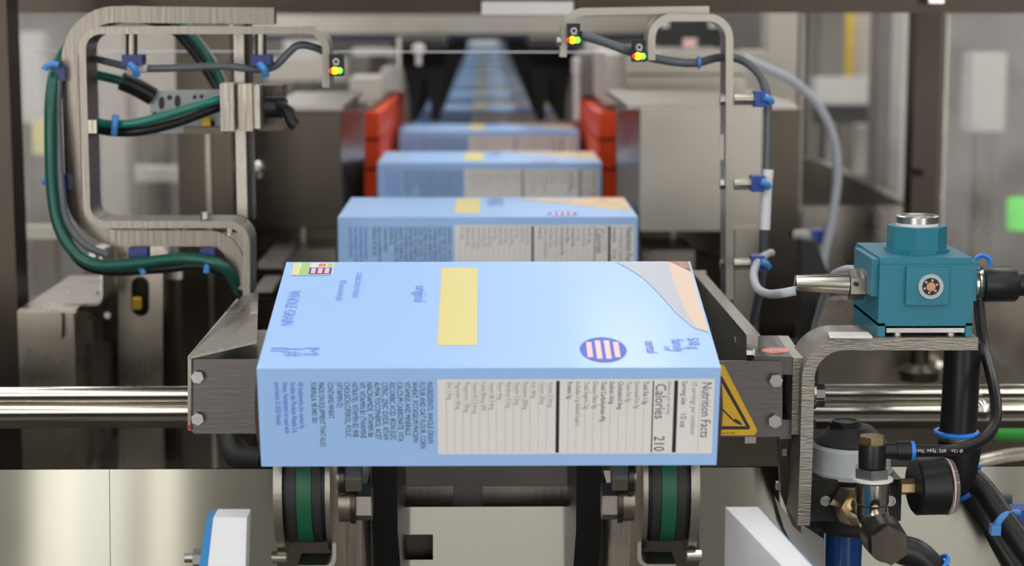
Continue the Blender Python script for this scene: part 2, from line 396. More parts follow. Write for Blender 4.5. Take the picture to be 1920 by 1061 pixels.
# ================================================================== CARTONS
def nutrition_text():
    mb = MB()
    def put(txt, u, z, size, m, xs=.8, rot=-PI / 2, y=-.00035):
        # text runs downwards on the near face; its upper side faces right
        mb.text(txt, size, Matrix.Translation((u - .15, y, z)) @ Matrix.Rotation(PI / 2, 4, 'X') @ Matrix.Rotation(rot, 4, 'Z'), m, xs)
    return mb, put
ZT = .0605
def carton_proto(t):
    W, L, H = .30, .20, .07
    part('carton_body', MB().box((-.15, 0, 0), (.15, L, H), bevel=.0016), 'carton_blue', t)
    for sx in (-1, 1):
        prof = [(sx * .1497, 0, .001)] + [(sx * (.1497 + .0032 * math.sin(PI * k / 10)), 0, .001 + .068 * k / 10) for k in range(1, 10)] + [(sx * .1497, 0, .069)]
        part('end_flap', MB().prism([(a, .0015, c) for a, b, c in prof], (0, L - .003, 0)), 'carton_edge_shade', t, 'raw cardboard end flap, darkened for its shade')
    # nutrition panel
    mb = MB(); y = -.0002
    def rect(u0, z0, u1, z1, m, yy=y): mb.quad([(u0 - .15, yy, z0), (u1 - .15, yy, z0), (u1 - .15, yy, z1), (u0 - .15, yy, z1)], m)
    rect(.1165, .0085, .2965, .0622, 'paper')
    for u0, u1 in ((.1935, .1958), (.2562, .2570), (.2702, .2727)): rect(u0, .0095, u1, .0610, 'ink_bar', -.0003)
    for k in range(1, 14): rect(.1165 + k * .00545, .0095, .1168 + k * .00545, .0600, 'ink_line', -.0003)
    for k in range(1, 11): rect(.1958 + k * .00548, .0095, .1961 + k * .00548, .0600, 'ink_line', -.0003)
    rect(.2745 + .0125, .0095, .2748 + .0125, .0600, 'ink_line', -.0003)
    def put(txt, u, size, m, xs=.8, z=ZT): mb.text(txt, size, Matrix.Translation((u - .15, -.00042, z)) @ Matrix.Rotation(PI / 2, 4, 'X') @ Matrix.Rotation(-PI / 2, 4, 'Z'), m, xs)
    put('Nutrition Facts', .2885, .0090, 'ink_black', .72, .0600)
    put('10 servings per container', .2818, .0052, 'ink_grey', .72)
    put('Serving size      1/2 cup', .2752, .0052, 'ink_black', .68)
    put('Calories', .2582, .0100, 'ink_black', .75, .0590)
    put('210', .2582, .0100, 'ink_black', .75, .0215)
    put('Amount per serving', .2660, .0036, 'ink_grey', .8)
    rows = ['Total Fat 1.5g', 'Saturated Fat 0g', 'Trans Fat 0g', 'Cholesterol 0mg', 'Sodium 10mg', 'Total Carbohydrate 49g', 'Dietary Fiber 8g', 'Total Sugars 12g', 'Includes 11g Added Sugars', 'Protein 5g']
    for k, s_ in enumerate(rows): put(s_, .2502 - k * .00548, .0047, 'ink_grey' if k in (1, 2, 6, 7, 8) else 'ink_black', .62)
    rows = ['Vitamin D 0mcg', 'Calcium 20mg', 'Iron 18mg', 'Potassium 200mg', 'Thiamin 0.3mg', 'Riboflavin 0.2mg', 'Niacin 4mg', 'Vitamin B6 0.4mg', 'Folate 80mcg DFE', 'Vitamin B12 0.6mcg', 'Phosphorus 170mg', 'Magnesium 60mg', 'Zinc 1.5mg']
    for k, s_ in enumerate(rows): put(s_, .1886 - k * .00545, .0045, 'ink_grey', .62)
    part('nutrition_panel', mb, 'paper', t, 'white panel of nutrition facts in rotated print')
    mb = MB()
    lines = ['INGREDIENTS: WHOLE GRAIN', 'FLOUR AND OAT FLOUR, CORN', 'WHEAT, POTASSIUM PHOSPH', 'VITAMINS AND MINERALS:', 'CALCIUM CARBONATE, VITA', 'ASCORBIC ACID, IRON ELEC', 'CITRIC, ZINC OXIDE, VITAM', 'ALPHA TOCOPHEROL ACET', 'NIACINAMIDE, VITAMIN B6', 'VIT, VITAMIN B1 (THIAMINE', 'NITRATE), VITAMIN B2 (RIB', 'CHOLECALCIFEROL, FOLIC', '(VITAMIN D)']
    for k, s_ in enumerate(lines):
        mb.text(s_, .0054, Matrix.Translation((.1098 - k * .00488 - .15, -.0003, ZT)) @ Matrix.Rotation(PI / 2, 4, 'X') @ Matrix.Rotation(-PI / 2, 4, 'Z'), 'ink_black', .60)
    for s_, u in (('CONTAINS WHEAT', .0455), ('MADE ON EQUIPMENT THAT ALSO', .0395), ('FORMULA: 98 0401 001', .0345)):
        mb.text(s_, .0052, Matrix.Translation((u - .15, -.0003, ZT)) @ Matrix.Rotation(PI / 2, 4, 'X') @ Matrix.Rotation(-PI / 2, 4, 'Z'), 'ink_black', .56)
    for s_, u in (('All trademarks are owned by', .0265), ('Société des Produits Nestlé S.A.', .0215), ('Vevey, Switzerland or used with', .0165), ('permission. © 2023 Nestlé', .0112)):
        mb.text(s_, .0050, Matrix.Translation((u - .15, -.0003, ZT)) @ Matrix.Rotation(PI / 2, 4, 'X') @ Matrix.Rotation(-PI / 2, 4, 'Z'), 'ink_blue', .56)
    part('ingredients_print', mb, 'ink_black', t, 'dark and blue rotated small print')
    # top face print: z = H
    H2 = H + .0002
    def flat(name, pts, m, label=None, z=H2):
        mb = MB(); mb.quad([(a - .15, b, z) for a, b in pts], m); part(name, mb, m, t, label)
    mb = MB(); mb.quad([(.1155 - .15, .038, H2), (.1420 - .15, .038, H2), (.1420 - .15, .187, H2), (.1155 - .15, .187, H2)], 'yellow')
    part('yellow_label', mb, 'yellow', t, 'pale yellow rectangle')
    mb = MB()
    def oval(cu, cv, a, b, m, z, n=36): mb.quad([(cu - .15 + a * math.cos(2 * PI * i / n), cv + b * math.sin(2 * PI * i / n), z) for i in range(n)], m)
    oval(.2255, .030, .0155, .0215, 'ink_blue', H2)
    for k in range(4):
        uu = .2165 + k * .006; hh = .016 * math.sqrt(max(0, 1 - ((uu - .2255) / .0155) ** 2))
        mb.quad([(uu - .0018 - .15, .030 - hh, H2 + .0001), (uu + .0018 - .15, .030 - hh, H2 + .0001), (uu + .0018 - .15, .030 + hh, H2 + .0001), (uu - .0018 - .15, .030 + hh, H2 + .0001)], 'pink')
    part('oval_emblem', mb, 'ink_blue', t, 'dark blue oval with pale bars')
    return t
def down(u, v, z=.0703):   # text on the top face running towards the viewer
    return Matrix.Translation((u - .15, v, z)) @ Matrix.Rotation(-PI / 2, 4, 'Z')
def top_print(t):
    mb = MB()
    for s_, u, v, sz, xs in (('WHOLE GRAIN', .008, .140, .012, .8), ('100% natural whole grain', .0425, .162, .0075, .55), ('no added colours or flavours', .0535, .176, .0085, .5),
                             ('original', .0975, .150, .0125, .9)):
        part('top_lettering', MB().text(s_, sz, down(u, v), 'ink_soft', xs), 'ink_soft', t)
    for s_, u, v, sz, xs in (('II', .006, .036, .016, 1.1), ('1#', .016, .036, .017, .9), ('M', .028, .036, .015, 1.3)):
        part('top_lettering', MB().text(s_, sz, down(u, v), 'ink_soft', xs), 'ink_soft', t)
    for k, u in enumerate((.262, .272, .283, .294)):
        pass
    for s_, u, v, sz, m in (('cereal', .254, .045, .011, 'ink_blue'), ('net', .266, .036, .008, 'ink_soft'), ('family', .272, .048, .012, 'ink_soft'), ('510 g', .283, .050, .011, 'ink_blue')):
        part('top_lettering', MB().text(s_, sz, down(u, v), m, .8), m, t)
def sticker(t):
    mb = MB(); z = .0704
    def rr(u0, v0, u1, v1, m, zz=z): mb.quad([(u0 - .15, v0, zz), (u1 - .15, v0, zz), (u1 - .15, v1, zz), (u0 - .15, v1, zz)], m)
    rr(.006, .171, .036, .197, 'paper')
    rr(.0065, .1715, .0105, .1965, 'yellow_soft', z + .0001); rr(.0115, .172, .0185, .1965, 'green_print', z + .0001)
    rr(.0185, .1725, .0350, .1870, 'purple_print', z + .0001); rr(.0245, .189, .0300, .1955, 'coral', z + .0001); rr(.0310, .1885, .0350, .1950, 'green_print', z + .0001)
    for k in range(3): rr(.0200 + k * .005, .1745, .0232 + k * .005, .1855, 'pink', z + .0002)
    part('offer_panel', mb, 'paper', t, 'small white panel with green and purple blocks')
def picture(t, big):
    mb = MB(); z = .07035
    if big: pts = [(.245, .198), (.252, .186), (.262, .165), (.272, .130), (.280, .095), (.289, .068), (.2985, .060), (.2985, .198)]
    else: pts = [(.182, .170), (.196, .158), (.215, .150), (.235, .125), (.258, .095), (.280, .070), (.2985, .058), (.2985, .190), (.262, .192), (.235, .182), (.205, .186)]
    mb.quad([(a - .15, b, z) for a, b in pts], 'haze_print' if big else 'tan')
    if big: mb.quad([(a - .15, b, z + .0001) for a, b in ((.283, .198), (.2985, .198), (.2985, .060), (.2915, .066), (.287, .095), (.284, .14))], 'peach')
    mb.quad([(a - .15, b, z + .0001) for a, b in ([(.262, .199), (.2985, .199), (.2985, .188), (.27, .190)] if not big else [(.284, .1985), (.2985, .1985), (.2985, .176)])], 'red_print')
    part('picture_panel', mb, 'tan', t, 'golden tan cereal picture with a red edge')
def wheat(t):
    mb = MB(); mb.text('WHEAT', .026, down(.149, .192), 'ink_soft', .95)
    part('top_lettering', mb, 'ink_soft', t)

TOP_Z = CH - .2105
t1 = thing('cereal_carton', 'large pale blue cereal carton tipping off the conveyor end, nearest of the line', 'carton', (0, 0, 0), 'blue cereal cartons on the conveyor')
carton_proto(t1); top_print(t1); sticker(t1); picture(t1, True)
p_front = P(917, 690, 1.22); p_back = P(914, 507, 1.397)
tilt = math.atan2(p_back.z - p_front.z, p_back.y - p_front.y)
t1.rotation_euler = (tilt, 0, 0)
t1.location = p_front - Matrix.Rotation(tilt, 3, 'X') @ Vector((0, 0, .07))

t2 = thing('cereal_carton', 'blue cereal carton second in the line, legible nutrition facts above the nearest carton', 'carton', (0, 0, 0), 'blue cereal cartons on the conveyor')
carton_proto(t2)
wheat(t2); 
pic_mb = picture(t2, False)
t2.location = (P(915, 405, 1.908).x, 1.908, TOP_Z - .07)
spots = [(2.57, 918), (3.22, 917)] + [(3.22 + .655 * k, 915) for k in range(1, 11)]
names = ['third', 'fourth', 'fifth', 'sixth', 'seventh', 'eighth', 'ninth', 'tenth', 'eleventh', 'twelfth', 'thirteenth', 'fourteenth']
for k, (D, px) in enumerate(spots):
    c = copy_tree(t2)
    c.location = (P(px, 300, D).x if D < 3.3 else t2.location.x + .004, D, TOP_Z - .07)
    c['label'] = ['blurred blue cereal carton third in the line, between the near ends of the orange belts',
                  'blurred blue cereal carton fourth in the line, just before the black pusher tips'][k] if k < 2 else 'hazy blue cereal carton %s in the line, under the black pushers' % names[k]

# ================================================================== CONVEYOR
BZ = TOP_Z - .07          # belt surface level
for sx, side in ((-1, 'left'), (1, 'right')):
    X = sx * .1250; Yc, Zc, R = 1.318, BZ - .052, .041
    t = thing('belt_conveyor', 'black and green belt round an end pulley below the nearest carton, %s one' % side, 'conveyor belt', (X, Yc, Zc - .06), 'black and green belt conveyors')
    def loop(hw, off, mb, m, z0=Zc):
        n = 20; prof = []
        for k in range(n + 1):
            a = PI / 2 + PI * k / n; prof.append((Yc + math.cos(a) * (R + off), z0 + math.sin(a) * (R + off)))
        prof.append((2.9, z0 - R - off)); prof.append((2.9, z0 + R + off))
        mb.prism([(X - hw, a, b) for a, b in prof], (2 * hw, 0, 0), m)
    mb = MB(); loop(.0138, 0, mb, 'black'); part('belt_core', mb, 'black', t)
    for s2 in (-1, 1):
        mb = MB()
        n = 20; prof = [(Yc + math.cos(PI / 2 + PI * k / n) * (R + .001), Zc + math.sin(PI / 2 + PI * k / n) * (R + .001)) for k in range(n + 1)] + [(2.9, Zc - R), (2.9, Zc + R + .001)]
        mb.prism([(X + s2 * .0086 - .0030, a, b) for a, b in prof], (.0060, 0, 0), 'dark_grey')
        part('rubber_band', mb, 'dark_grey', t, 'dark grey outer band')
    mb = MB(); loop(.0051, .0012, mb, 'belt_green'); part('green_band', mb, 'belt_green', t, 'green centre band')
    # side plates
    for s2, th in ((sx, .0060), (-sx, .0035)):
        x0 = X + s2 * .0145; n = 16; rr = R + (.006 if s2 == sx else .004)
        prof = [(Yc + .002 + math.cos(PI / 2 + PI * k / n) * rr * .98, Zc + math.sin(PI / 2 + PI * k / n) * rr * 1.08) for k in range(n + 1)] + [(1.75, Zc - rr), (1.75, Zc + rr - .008)]
        part('side_plate', MB().prism([(x0, a, b) for a, b in prof], (s2 * th, 0, 0), bevel=.0007), 'steel_bright', t)
    # J shaped strip under the pulley
    zb = Zc - R - .012; mb = MB(); px = []
    mb2 = MB(); xa = X + sx * .006; xb = X - sx * .0195
    q = [Vector((xa, 0, zb))] + [Vector((xb + sx * .007, 0, zb + .007)) + Vector((-sx * math.sin(a) * .007, 0, -math.cos(a) * .007)) for a in [k * PI / 16 for k in range(9)]] + [Vector((xb, 0, zb + .017))]
    L_, R_ = [], []
    for i in range(len(q)):
        d = (q[min(i + 1, len(q) - 1)] - q[max(i - 1, 0)]).normalized(); nn = Vector((-d.z, 0, d.x))
        L_.append(q[i] + nn * .0014); R_.append(q[i] - nn * .0014)
    mb2.prism([v + Vector((0, Yc - .030, 0)) for v in L_ + R_[::-1]], (0, .03, 0)); part('lower_guard', mb2, 'steel_bright', t, 'bent steel strip under the pulley')
    part('spacer', MB().cyl((X + sx * .0140, Yc - .025, zb + .006), (X + sx * .0240, Yc - .025, zb + .006), .0042), 'chrome', t)
    # bolts on the inner side, facing the middle
    xi = X - sx * .018
    part('bearing_plate', MB().prism([(xi, 1.285, Zc + .045), (xi, 1.285, Zc - .015), (xi, 1.30, Zc - .085), (xi, 1.42, Zc - .085), (xi, 1.42, Zc + .045)], (-sx * .008, 0, 0), bevel=.0008), 'steel_v', t)
    part('support_plate', MB().box((xi - sx * .001, 1.33, Zc - .16), (xi - sx * .018, 1.43, Zc - .02), bevel=.0008), 'steel_v', t)
    for yp, Yb, xa, xb, r in ((893, 1.272, .0957, .0847, .0105), (941, 1.285, .0892, .0788, .0130)):
        z_ = P(655, yp, Yb).z; mb = MB()
        mb.cyl((xi - sx * .006, Yb, z_), (sx * (xa + .0005), Yb, z_), r * 1.05, n=28, m='steel')
        mb.cyl((sx * (xa + .004), Yb, z_), (sx * (xa + .0004), Yb, z_), r * 1.15, n=28, m='steel_dark')
        mb.cyl((sx * xa, Yb, z_), (sx * xb, Yb, z_), r, n=6, m='steel_bright', bevel=.0009, rot=PI / 6 if r < .012 else 0)
        part('bolt', mb, 'steel_bright', t)

# bed under the belts, runs to the far end
t = thing('conveyor_bed', 'long steel conveyor bed carrying the blue cartons into the hall', 'conveyor', (0, 2, .6))
part('bed_plate', MB().box((-.10, 1.78, BZ - .075), (.10, 12.0, BZ - .012), bevel=.002), 'steel_dark', t)
part('bed_plate', MB().box((-.142, 2.95, BZ - .07), (.148, 12.0, BZ - .002), bevel=.002), 'black_rubber', t, 'black carrying surface')
for sx in (-1, 1):
    part('inner_frame', MB().prism([(sx * .086, 1.40, BZ - .02), (sx * .086, 1.40, BZ - .11), (sx * .084, 1.46, BZ - .20), (sx * .084, 2.0, BZ - .20), (sx * .086, 2.0, BZ - .02)], (-sx * .019, 0, 0), bevel=.001), 'black', t)
for y in (4.0, 7.0, 10.0, 11.6):
    for sx in (-1, 1): part('leg', MB().box((sx * .15 - .02, y, 0), (sx * .15 + .02, y + .04, BZ - .07)), 'steel_v', t)
for y in (2.1,):
    for sx in (-1, 1): part('leg', MB().box((sx * .08 - .02, y, 0), (sx * .08 + .02, y + .04, BZ - .075)), 'steel_v', t)

# upright apron sheets left, right and between the pulleys
DA = 1.50
def apron(label, xa, xb, px):
    t = thing('apron_sheet', label, 'steel sheet', P(px, 1061, DA), 'upright stainless apron sheets at the front')
    zt = P(200, 880, DA).z; zl = .66; dy = -(zt - zl) * math.tan(math.radians(6))
    part('sheet', MB().prism([(xa, DA, zt), (xa, DA + dy, zl), (xa, DA + dy + .003, zl), (xa, DA + .003, zt)], (xb - xa, 0, 0), bevel=.0006), 'apron', t)
apron('shiny upright apron sheet with light streaks at the bottom left, left of the joint', -1.0, P(207.3, 970, DA).x, -50)
apron('shiny upright apron sheet between the narrow joint and the left belt pulley', P(208.6, 970, DA).x, P(520, 970, DA).x, 350)
apron('upright apron sheet at the bottom right behind the blue bowl and pressure gauge', P(1310, 970, DA).x, 1.0, 1600)
t = thing('apron_sheet', 'pale notched sheet low between the two belt pulleys', 'steel sheet', P(915, 1061, DA), 'upright stainless apron sheets at the front')
mb = MB(); DB = DA + .02; yb = 1250
for x_0, y_0, x_1, y_1 in ((735, 950, 1092, 1000), (812, 1000, 1092, 1046), (735, 1046, 1092, yb)):
    za, zb_, ya = P(900, y_0, DB).z, P(900, y_1, DB).z, P(900, 950, DB).z
    xl, xr = P(x_0, 990, DB).x, P(x_1, 990, DB).x; ta = math.tan(math.radians(6))
    mb.prism([(xl, DB - (ya - za) * ta, za), (xl, DB - (ya - zb_) * ta, zb_), (xl, DB - (ya - zb_) * ta + .003, zb_), (xl, DB - (ya - za) * ta + .003, za)], (xr - xl, 0, 0))
part('sheet', mb, 'apron', t)
part('notch_back', MB().pbox(725, 990, 830, 1056, DB + .012, .003), 'steel_dark', t)
part('cross_bar', MB().pbox(700, 870, 1120, 949, DB + .03, .02, bevel=.001), 'grey_paint', t)
for a, b in ((752, 850), (905, 1082)): part('bar_label', MB().pbox(a, 911, b, 946, DB + .028, .002), 'steel', t)
for x in (-.95, .90):
    t = thing('support_stand', 'steel leg stand holding the %s apron sheets, below the picture' % ('left' if x < 0 else 'right'), 'stand', (x, DA, 0))
    xx = -.22 if x < 0 else .18
    for a in (x, xx): part('leg', MB().box((a, DA + .003, 0), (a + .04, DA + .043, .80)), 'steel_v', t)

# ================================================================== WHITE GUIDE BLOCKS (bottom edge)
t = thing('guide_block', 'white plastic guide block with blue backing at the bottom, left of the belt pulleys', 'guide block', P(430, 1055, 1.27), 'white plastic guide blocks')
part('plastic_block', MB().prism([P(400, 970, 1.27), P(463, 970, 1.27), P(460, 1075, 1.27), P(388, 1075, 1.27)], (0, .022, 0), bevel=.0012, bseg=2), 'uhmw', t)
part('backing_plate', MB().prism([P(387, 971, 1.272), P(401, 971, 1.272), P(389, 1075, 1.272), P(371, 1075, 1.272)], (0, .02, 0), bevel=.0003), 'blue_plate', t, 'blue backing plate')
a = P(381, 1045, 1.278)
mb = MB(); mb.cyl(a, a + Vector((-.0065, 0, 0)), .0065, n=6, m='zinc', bevel=.0006); mb.cyl(a + Vector((-.006, 0, 0)), a + Vector((-.0125, 0, 0)), .0035, n=16, m='zinc')
part('bolt', mb, 'zinc', t)
t = thing('guide_block', 'white plastic guide block with a blue edge line at the bottom, below the blue bowl', 'guide block', P(1420, 1055, 1.25), 'white plastic guide blocks')
zt = P(1390, 950, 1.30).z
def onz(px, py, z):
    d = RM @ Vector(((px - 960.0) / F, -(py - 530.5) / F, -1.0)); return Vector((0, 0, CH)) + d * ((z - CH) / d.z)
A, B, C_, D_ = onz(1360, 950, zt), onz(1421, 950, zt), onz(1540, 1080, zt), onz(1484, 1080, zt)
part('plastic_block', MB().prism([A, B, C_, D_], (0, 0, -.12), bevel=.0012, bseg=2), 'uhmw', t)
E, G = onz(1426, 951, zt), onz(1546, 1080, zt)
part('backing_plate', MB().prism([B + Vector((.0001, 0, -.001)), E + Vector((0, 0, -.001)), G + Vector((0, 0, -.001)), C_ + Vector((.0001, 0, -.001))], (0, 0, -.12)), 'blue_plate', t, 'blue backing plate')

# ================================================================== INFEED GUIDE: left cover, right wall
t = thing('side_guide', 'folded stainless side guide with a bolted front plate left of the nearest carton', 'side guide', P(415, 812, 1.39), 'stainless side guides at the conveyor end')
zl = P(352, 668, 1.39).z
a0 = P(354, 668, 1.385); a1 = P(482, 638, 1.385); b0 = P(455, 553, 1.68); b1 = P(484, 551, 1.68)
part('top_sheet', MB().prism([a0, a1, b1, b0], (0, 0, -.0022)), 'steel', t)
part('fold_rib', MB().prism([b0.lerp(b1, .45), b1, a1.lerp(b1, .55), a0.lerp(b0, .55).lerp(a1.lerp(b1, .55), .8)], (0, 0, .0014)), 'steel_bright', t)
part('side_flange', MB().prism([P(352, 668, 1.385), P(352, 806, 1.385), P(358, 808, 1.385), P(359, 672, 1.385)], (0, .28, 0)), 'steel', t)
part('red_edge_tip', MB().pbox(351.5, 796, 357.5, 806, 1.3848, .002), 'hazard_red', t)
def rplate(x0, y0, x1, y1, D, th, mb, m, r=8):
    pts = []
    for cx, cy, a in ((x0 + r, y0 + r, PI), (x1 - r, y0 + r, 1.5 * PI), (x1 - r, y1 - r, 0), (x0 + r, y1 - r, .5 * PI)):
        for k in range(6):
            b = a + PI / 2 * k / 5; pts.append((cx + r * math.cos(b), cy + r * math.sin(b)))
    return mb.ppoly(pts, D, th, m, bevel=.0004)
part('front_plate', rplate(359, 673, 560, 813, 1.388, .003, MB(), 'alu'), 'alu', t)
for y in (705, 783):
    part('bolt', hexbolt(MB(), P(372, y, 1.388), (0, -1, 0), .0048, .0055, washer=False), 'zinc', t)
part('inner_web', MB().pbox(366, 700, 520, 800, 1.46, .20), 'steel_dark', t)

t = thing('side_guide', 'tall stainless side wall right of the nearest carton, with a diagonal bright top edge', 'side guide', P(1400, 812, 1.45), 'stainless side guides at the conveyor end')
zr = P(1320, 512, 1.76).z
xr0 = P(1300, 512, 1.76).x; xr1 = P(1404, 640, 1.44).x
part('wall_sheet', MB().prism([(xr0, 1.76, zr), (xr1 - .003, 1.43, zr - .002), (xr1 - .003, 1.43, zr - .085), (xr0, 1.76, zr - .085)], (.0085, 0, 0)), 'steel_bright', t)
part('cap_strip', MB().prism([(xr0 - .001, 1.762, zr), (xr0 + .0095, 1.762, zr), (xr1 + .007, 1.43, zr - .002), (xr1 - .0035, 1.43, zr - .002)], (0, 0, .0014)), 'steel_bright', t, 'bright cap strip along the top edge')
part('cross_rail', MB().box((xr0 - .18, 1.755, zr - .003), (xr0 + .012, 1.768, zr + .0015), bevel=.0004), 'steel_bright', t)
part('cross_sheet', MB().box((xr0 - .16, 1.757, zr - .16), (xr0 + .002, 1.763, zr - .004)), 'steel_dark', t)

t = thing('mounting_block', 'machined mounting block with bolts and a yellow warning triangle right of the nearest carton', 'mounting block', P(1440, 820, 1.40))
zb = P(1440, 669, 1.40).z
def onzr(px, py): return onz(px, py, zb)
part('block', MB().prism([onzr(1414, 668), onzr(1486, 669), onzr(1456, 629), onzr(1390, 629)], (0, 0, -.0135), bevel=.0004), 'alu', t)
part('block', MB().pbox(1462, 787, 1484, 823, 1.402, .08, bevel=.0006), 'alu', t)
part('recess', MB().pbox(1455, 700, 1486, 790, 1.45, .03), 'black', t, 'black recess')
part('front_plate', rplate(1300, 677, 1467, 819, 1.398, .003, MB(), 'alu'), 'alu', t)
for y in (711, 787): part('bolt', hexbolt(MB(), P(1455 - (y > 750) * 2, y, 1.398), (-.12, -1, 0), .0051, .0065, washer=False), 'zinc', t)
for x, y, D in ((1414, 661, 1.408), (1391, 636, 1.49)): part('bolt', hexbolt(MB(), P(x, y + 3, D), (-1, 0, 0), .0034, .006), 'zinc', t)
mb = MB()
D = 1.3975
def tri(pts, r, D, m, mb):
    out = []
    for i in range(3):
        a, b, c = Vector(pts[i - 1]), Vector(pts[i]), Vector(pts[(i + 1) % 3]); d0 = (a - b).normalized(); d1 = (c - b).normalized(); ang = d0.angle(d1)
        L = r / math.tan(ang / 2); A_ = b + d0 * L; B_ = b + d1 * L; cen = b + (d0 + d1).normalized() * (r / math.sin(ang / 2))
        for k in range(7):
            v = (A_ - cen).lerp(B_ - cen, k / 6).normalized() * r; out.append(cen + v)
    mb.quad([P(p.x, p.y, D) for p in out], m)
tri([(1351, 672), (1425, 816), (1277, 816)], 9, D, 'sign_yellow', mb)
tri([(1351, 700), (1409, 805), (1293, 805)], 4, D - .0001, 'sign_black', mb)
tri([(1351, 714), (1399, 799), (1303, 799)], 1, D - .0002, 'sign_yellow', mb)
def pq(pts, m, dd): mb.quad([P(x, y, D - dd) for x, y in pts], m)
pq([(1345, 760), (1347, 757), (1375, 786), (1373, 788)], 'sign_black', .0003)
pq([(1373, 789), (1378, 784.5), (1386, 789), (1393, 796.5), (1386, 796)], 'sign_black', .0003)
o = P(1352, 813.5, D - .0003)
mb.text('order No. 99701', .0019, Matrix.Translation(o) @ Matrix.Rotation(PI / 2, 4, 'X'), 'sign_black', .8)
part('warning_sticker', mb, 'sign_yellow', t, 'yellow triangular warning sticker with black border')
mb = MB(); c = onz(1454, 656.5, zb + .0002); n = 32
ex = (onz(1480, 656.5, zb) - onz(1428, 656.5, zb)) / 2; ey = (onz(1454, 651, zb) - onz(1454, 662, zb)) / 2
mb.quad([c + ex * math.cos(2 * PI * i / n) + ey * math.sin(2 * PI * i / n) for i in range(n)], 'coral')
mb.text('98', .0125, Matrix.Translation(c + Vector((-.0075, -.0045, .0002))), 'paper', 1.0)
part('round_sticker', mb, 'coral', t, 'faded red round number sticker')

# thick vertical plate and the L-shaped bracket
t = thing('thick_plate', 'thick rough-cut vertical steel plate between the mounting block and the tall bracket', 'steel plate', P(1497, 822, 1.40))
zt_ = P(1500, 672, 1.398).z
part('plate_body', MB().prism([onz(1487, 672, zt_), onz(1507, 672, zt_), onz(1478, 629, zt_), onz(1457, 629, zt_)], (0, 0, -.0575), bevel=.0004), 'steel_grain', t)
part('plate_top', MB().prism([onz(1487.5, 671.5, zt_ + .0003), onz(1506.5, 671.5, zt_ + .0003), onz(1478, 630, zt_ + .0003), onz(1457.5, 630, zt_ + .0003)], (0, 0, -.0003)), 'steel_bright', t, 'bright machined top')
mb = MB().bent([(1507, 985), (1512, 850), (1517, 645), (1834, 645)], 1.385, .0093, .056, r=.026, bevel=.0004, seg=12)
t = thing('angle_bracket', 'thick bent steel bracket that carries the teal housing and the air regulator', 'bracket', P(1508, 985, 1.39))
part('bent_bar', mb, 'steel_grain', t)
zc = P(1600, 632, 1.385).z + .0004
mb = MB(); mb.prism([onz(1556, 631, zc + .001), onz(1636, 631, zc + .001), onz(1628, 622, zc + .001), onz(1552, 622, zc + .001)], (0, 0, -.0012), 'paper')
o = onz(1560, 629.5, zc + .0012)
mb.text('4 1 5 2 9 9', .0026, Matrix.Translation(o), 'ink_grey', 1.3)
part('label_strip', mb, 'paper', t, 'narrow white number strip')
for y in (735, 760): part('bolt', hexbolt(MB(), P(1524, y if y < 750 else 748, 1.40 if y < 750 else 1.43), (1, 0, 0), .0062, .0085), 'zinc', t)
part('flange_plate', MB().prism([P(1458, 820, 1.44), P(1502, 820, 1.44), P(1502, 1000, 1.44), P(1486, 985, 1.44), P(1464, 925, 1.44)], (0, .006, 0), bevel=.0005), 'steel_dark', t)
for x, y in ((1460, 912), (1488, 907), (1487, 957), (1471, 848)): part('screw', MB().pbox(x - 4, y - 7, x + 4, y + 7, 1.434, .006, bevel=.0006), 'zinc', t)

# ================================================================== TEAL HOUSING
t = thing('sensor_housing', 'teal cast-metal valve housing with an octagonal turret, bolted on the bent bracket', 'valve housing', P(1737, 634, 1.43))
S = 1.39 / F; D0 = 1.39
x0, x1 = P(1648, 560, D0).x, P(1824, 560, D0).x
z1, z0 = P(1737, 496, D0).z, P(1737, 611, D0).z; zf = P(1737, 633, D0).z; ztop = P(1737, 484, D0).z; dep = .095
part('body', MB().box((x0, D0, z0), (x1, D0 + dep, z1), bevel=.0016, bseg=3), 'teal', t)
mb = MB().prism([(x0 + .0005, D0 + .003, z1 - .001), (x1 - .0005, D0 + .003, z1 - .001), (x1 - .0005, D0 + dep - .002, z1 - .001), (x0 + .0005, D0 + dep - .002, z1 - .001)], (0, 0, ztop - z1 + .001), bevel=.0022, bseg=2)
part('cover', mb, 'teal', t)
for a, b in ((x0, P(1660, 600, D0).x), (P(1811, 600, D0).x, x1)):
    part('foot', MB().box((a, D0, zf), (b, D0 + dep, z0 + .002), bevel=.0008), 'teal', t)
part('raised_pad', MB().pbox(1699, 501, 1779.5, 571.5, D0 - .0035, .006, bevel=.0012), 'teal', t)
c = P(1745, 537, D0 - .0036)
mb = MB(); mb.ring(c, (0, -1, 0), .0065, .0092, .0012, m='grey_plastic'); part('port_ring', mb, 'grey_plastic', t, 'pale grey ring round the port')
mb = MB(); mb.cyl(c + Vector((0, .002, 0)), c + Vector((0, -.0004, 0)), .0066, m='black'); 
for k in range(6):
    a = k * PI / 3 + .3; e = c + Vector((math.cos(a) * .0047, -.0004, math.sin(a) * .0047)); mb.cyl(e, e + Vector((0, -.0004, 0)), .0009, n=10, m='grey_plastic')
mb.cyl(c, c + Vector((0, -.0013, 0)), .0034, m='copper', n=10); part('port_core', mb, 'black', t, 'black port core with a copper centre')
part('side_pad', MB().box((x0 - .0045, D0 + .006, P(1640, 558, D0).z), (x0 + .002, D0 + .075, P(1640, 488, D0).z), bevel=.0012), 'teal', t)
part('side_pad', MB().box((x1 - .002, D0 + .002, P(1830, 565, D0).z), (x1 + .003, D0 + .075, P(1830, 492, D0).z), bevel=.0012), 'teal', t)
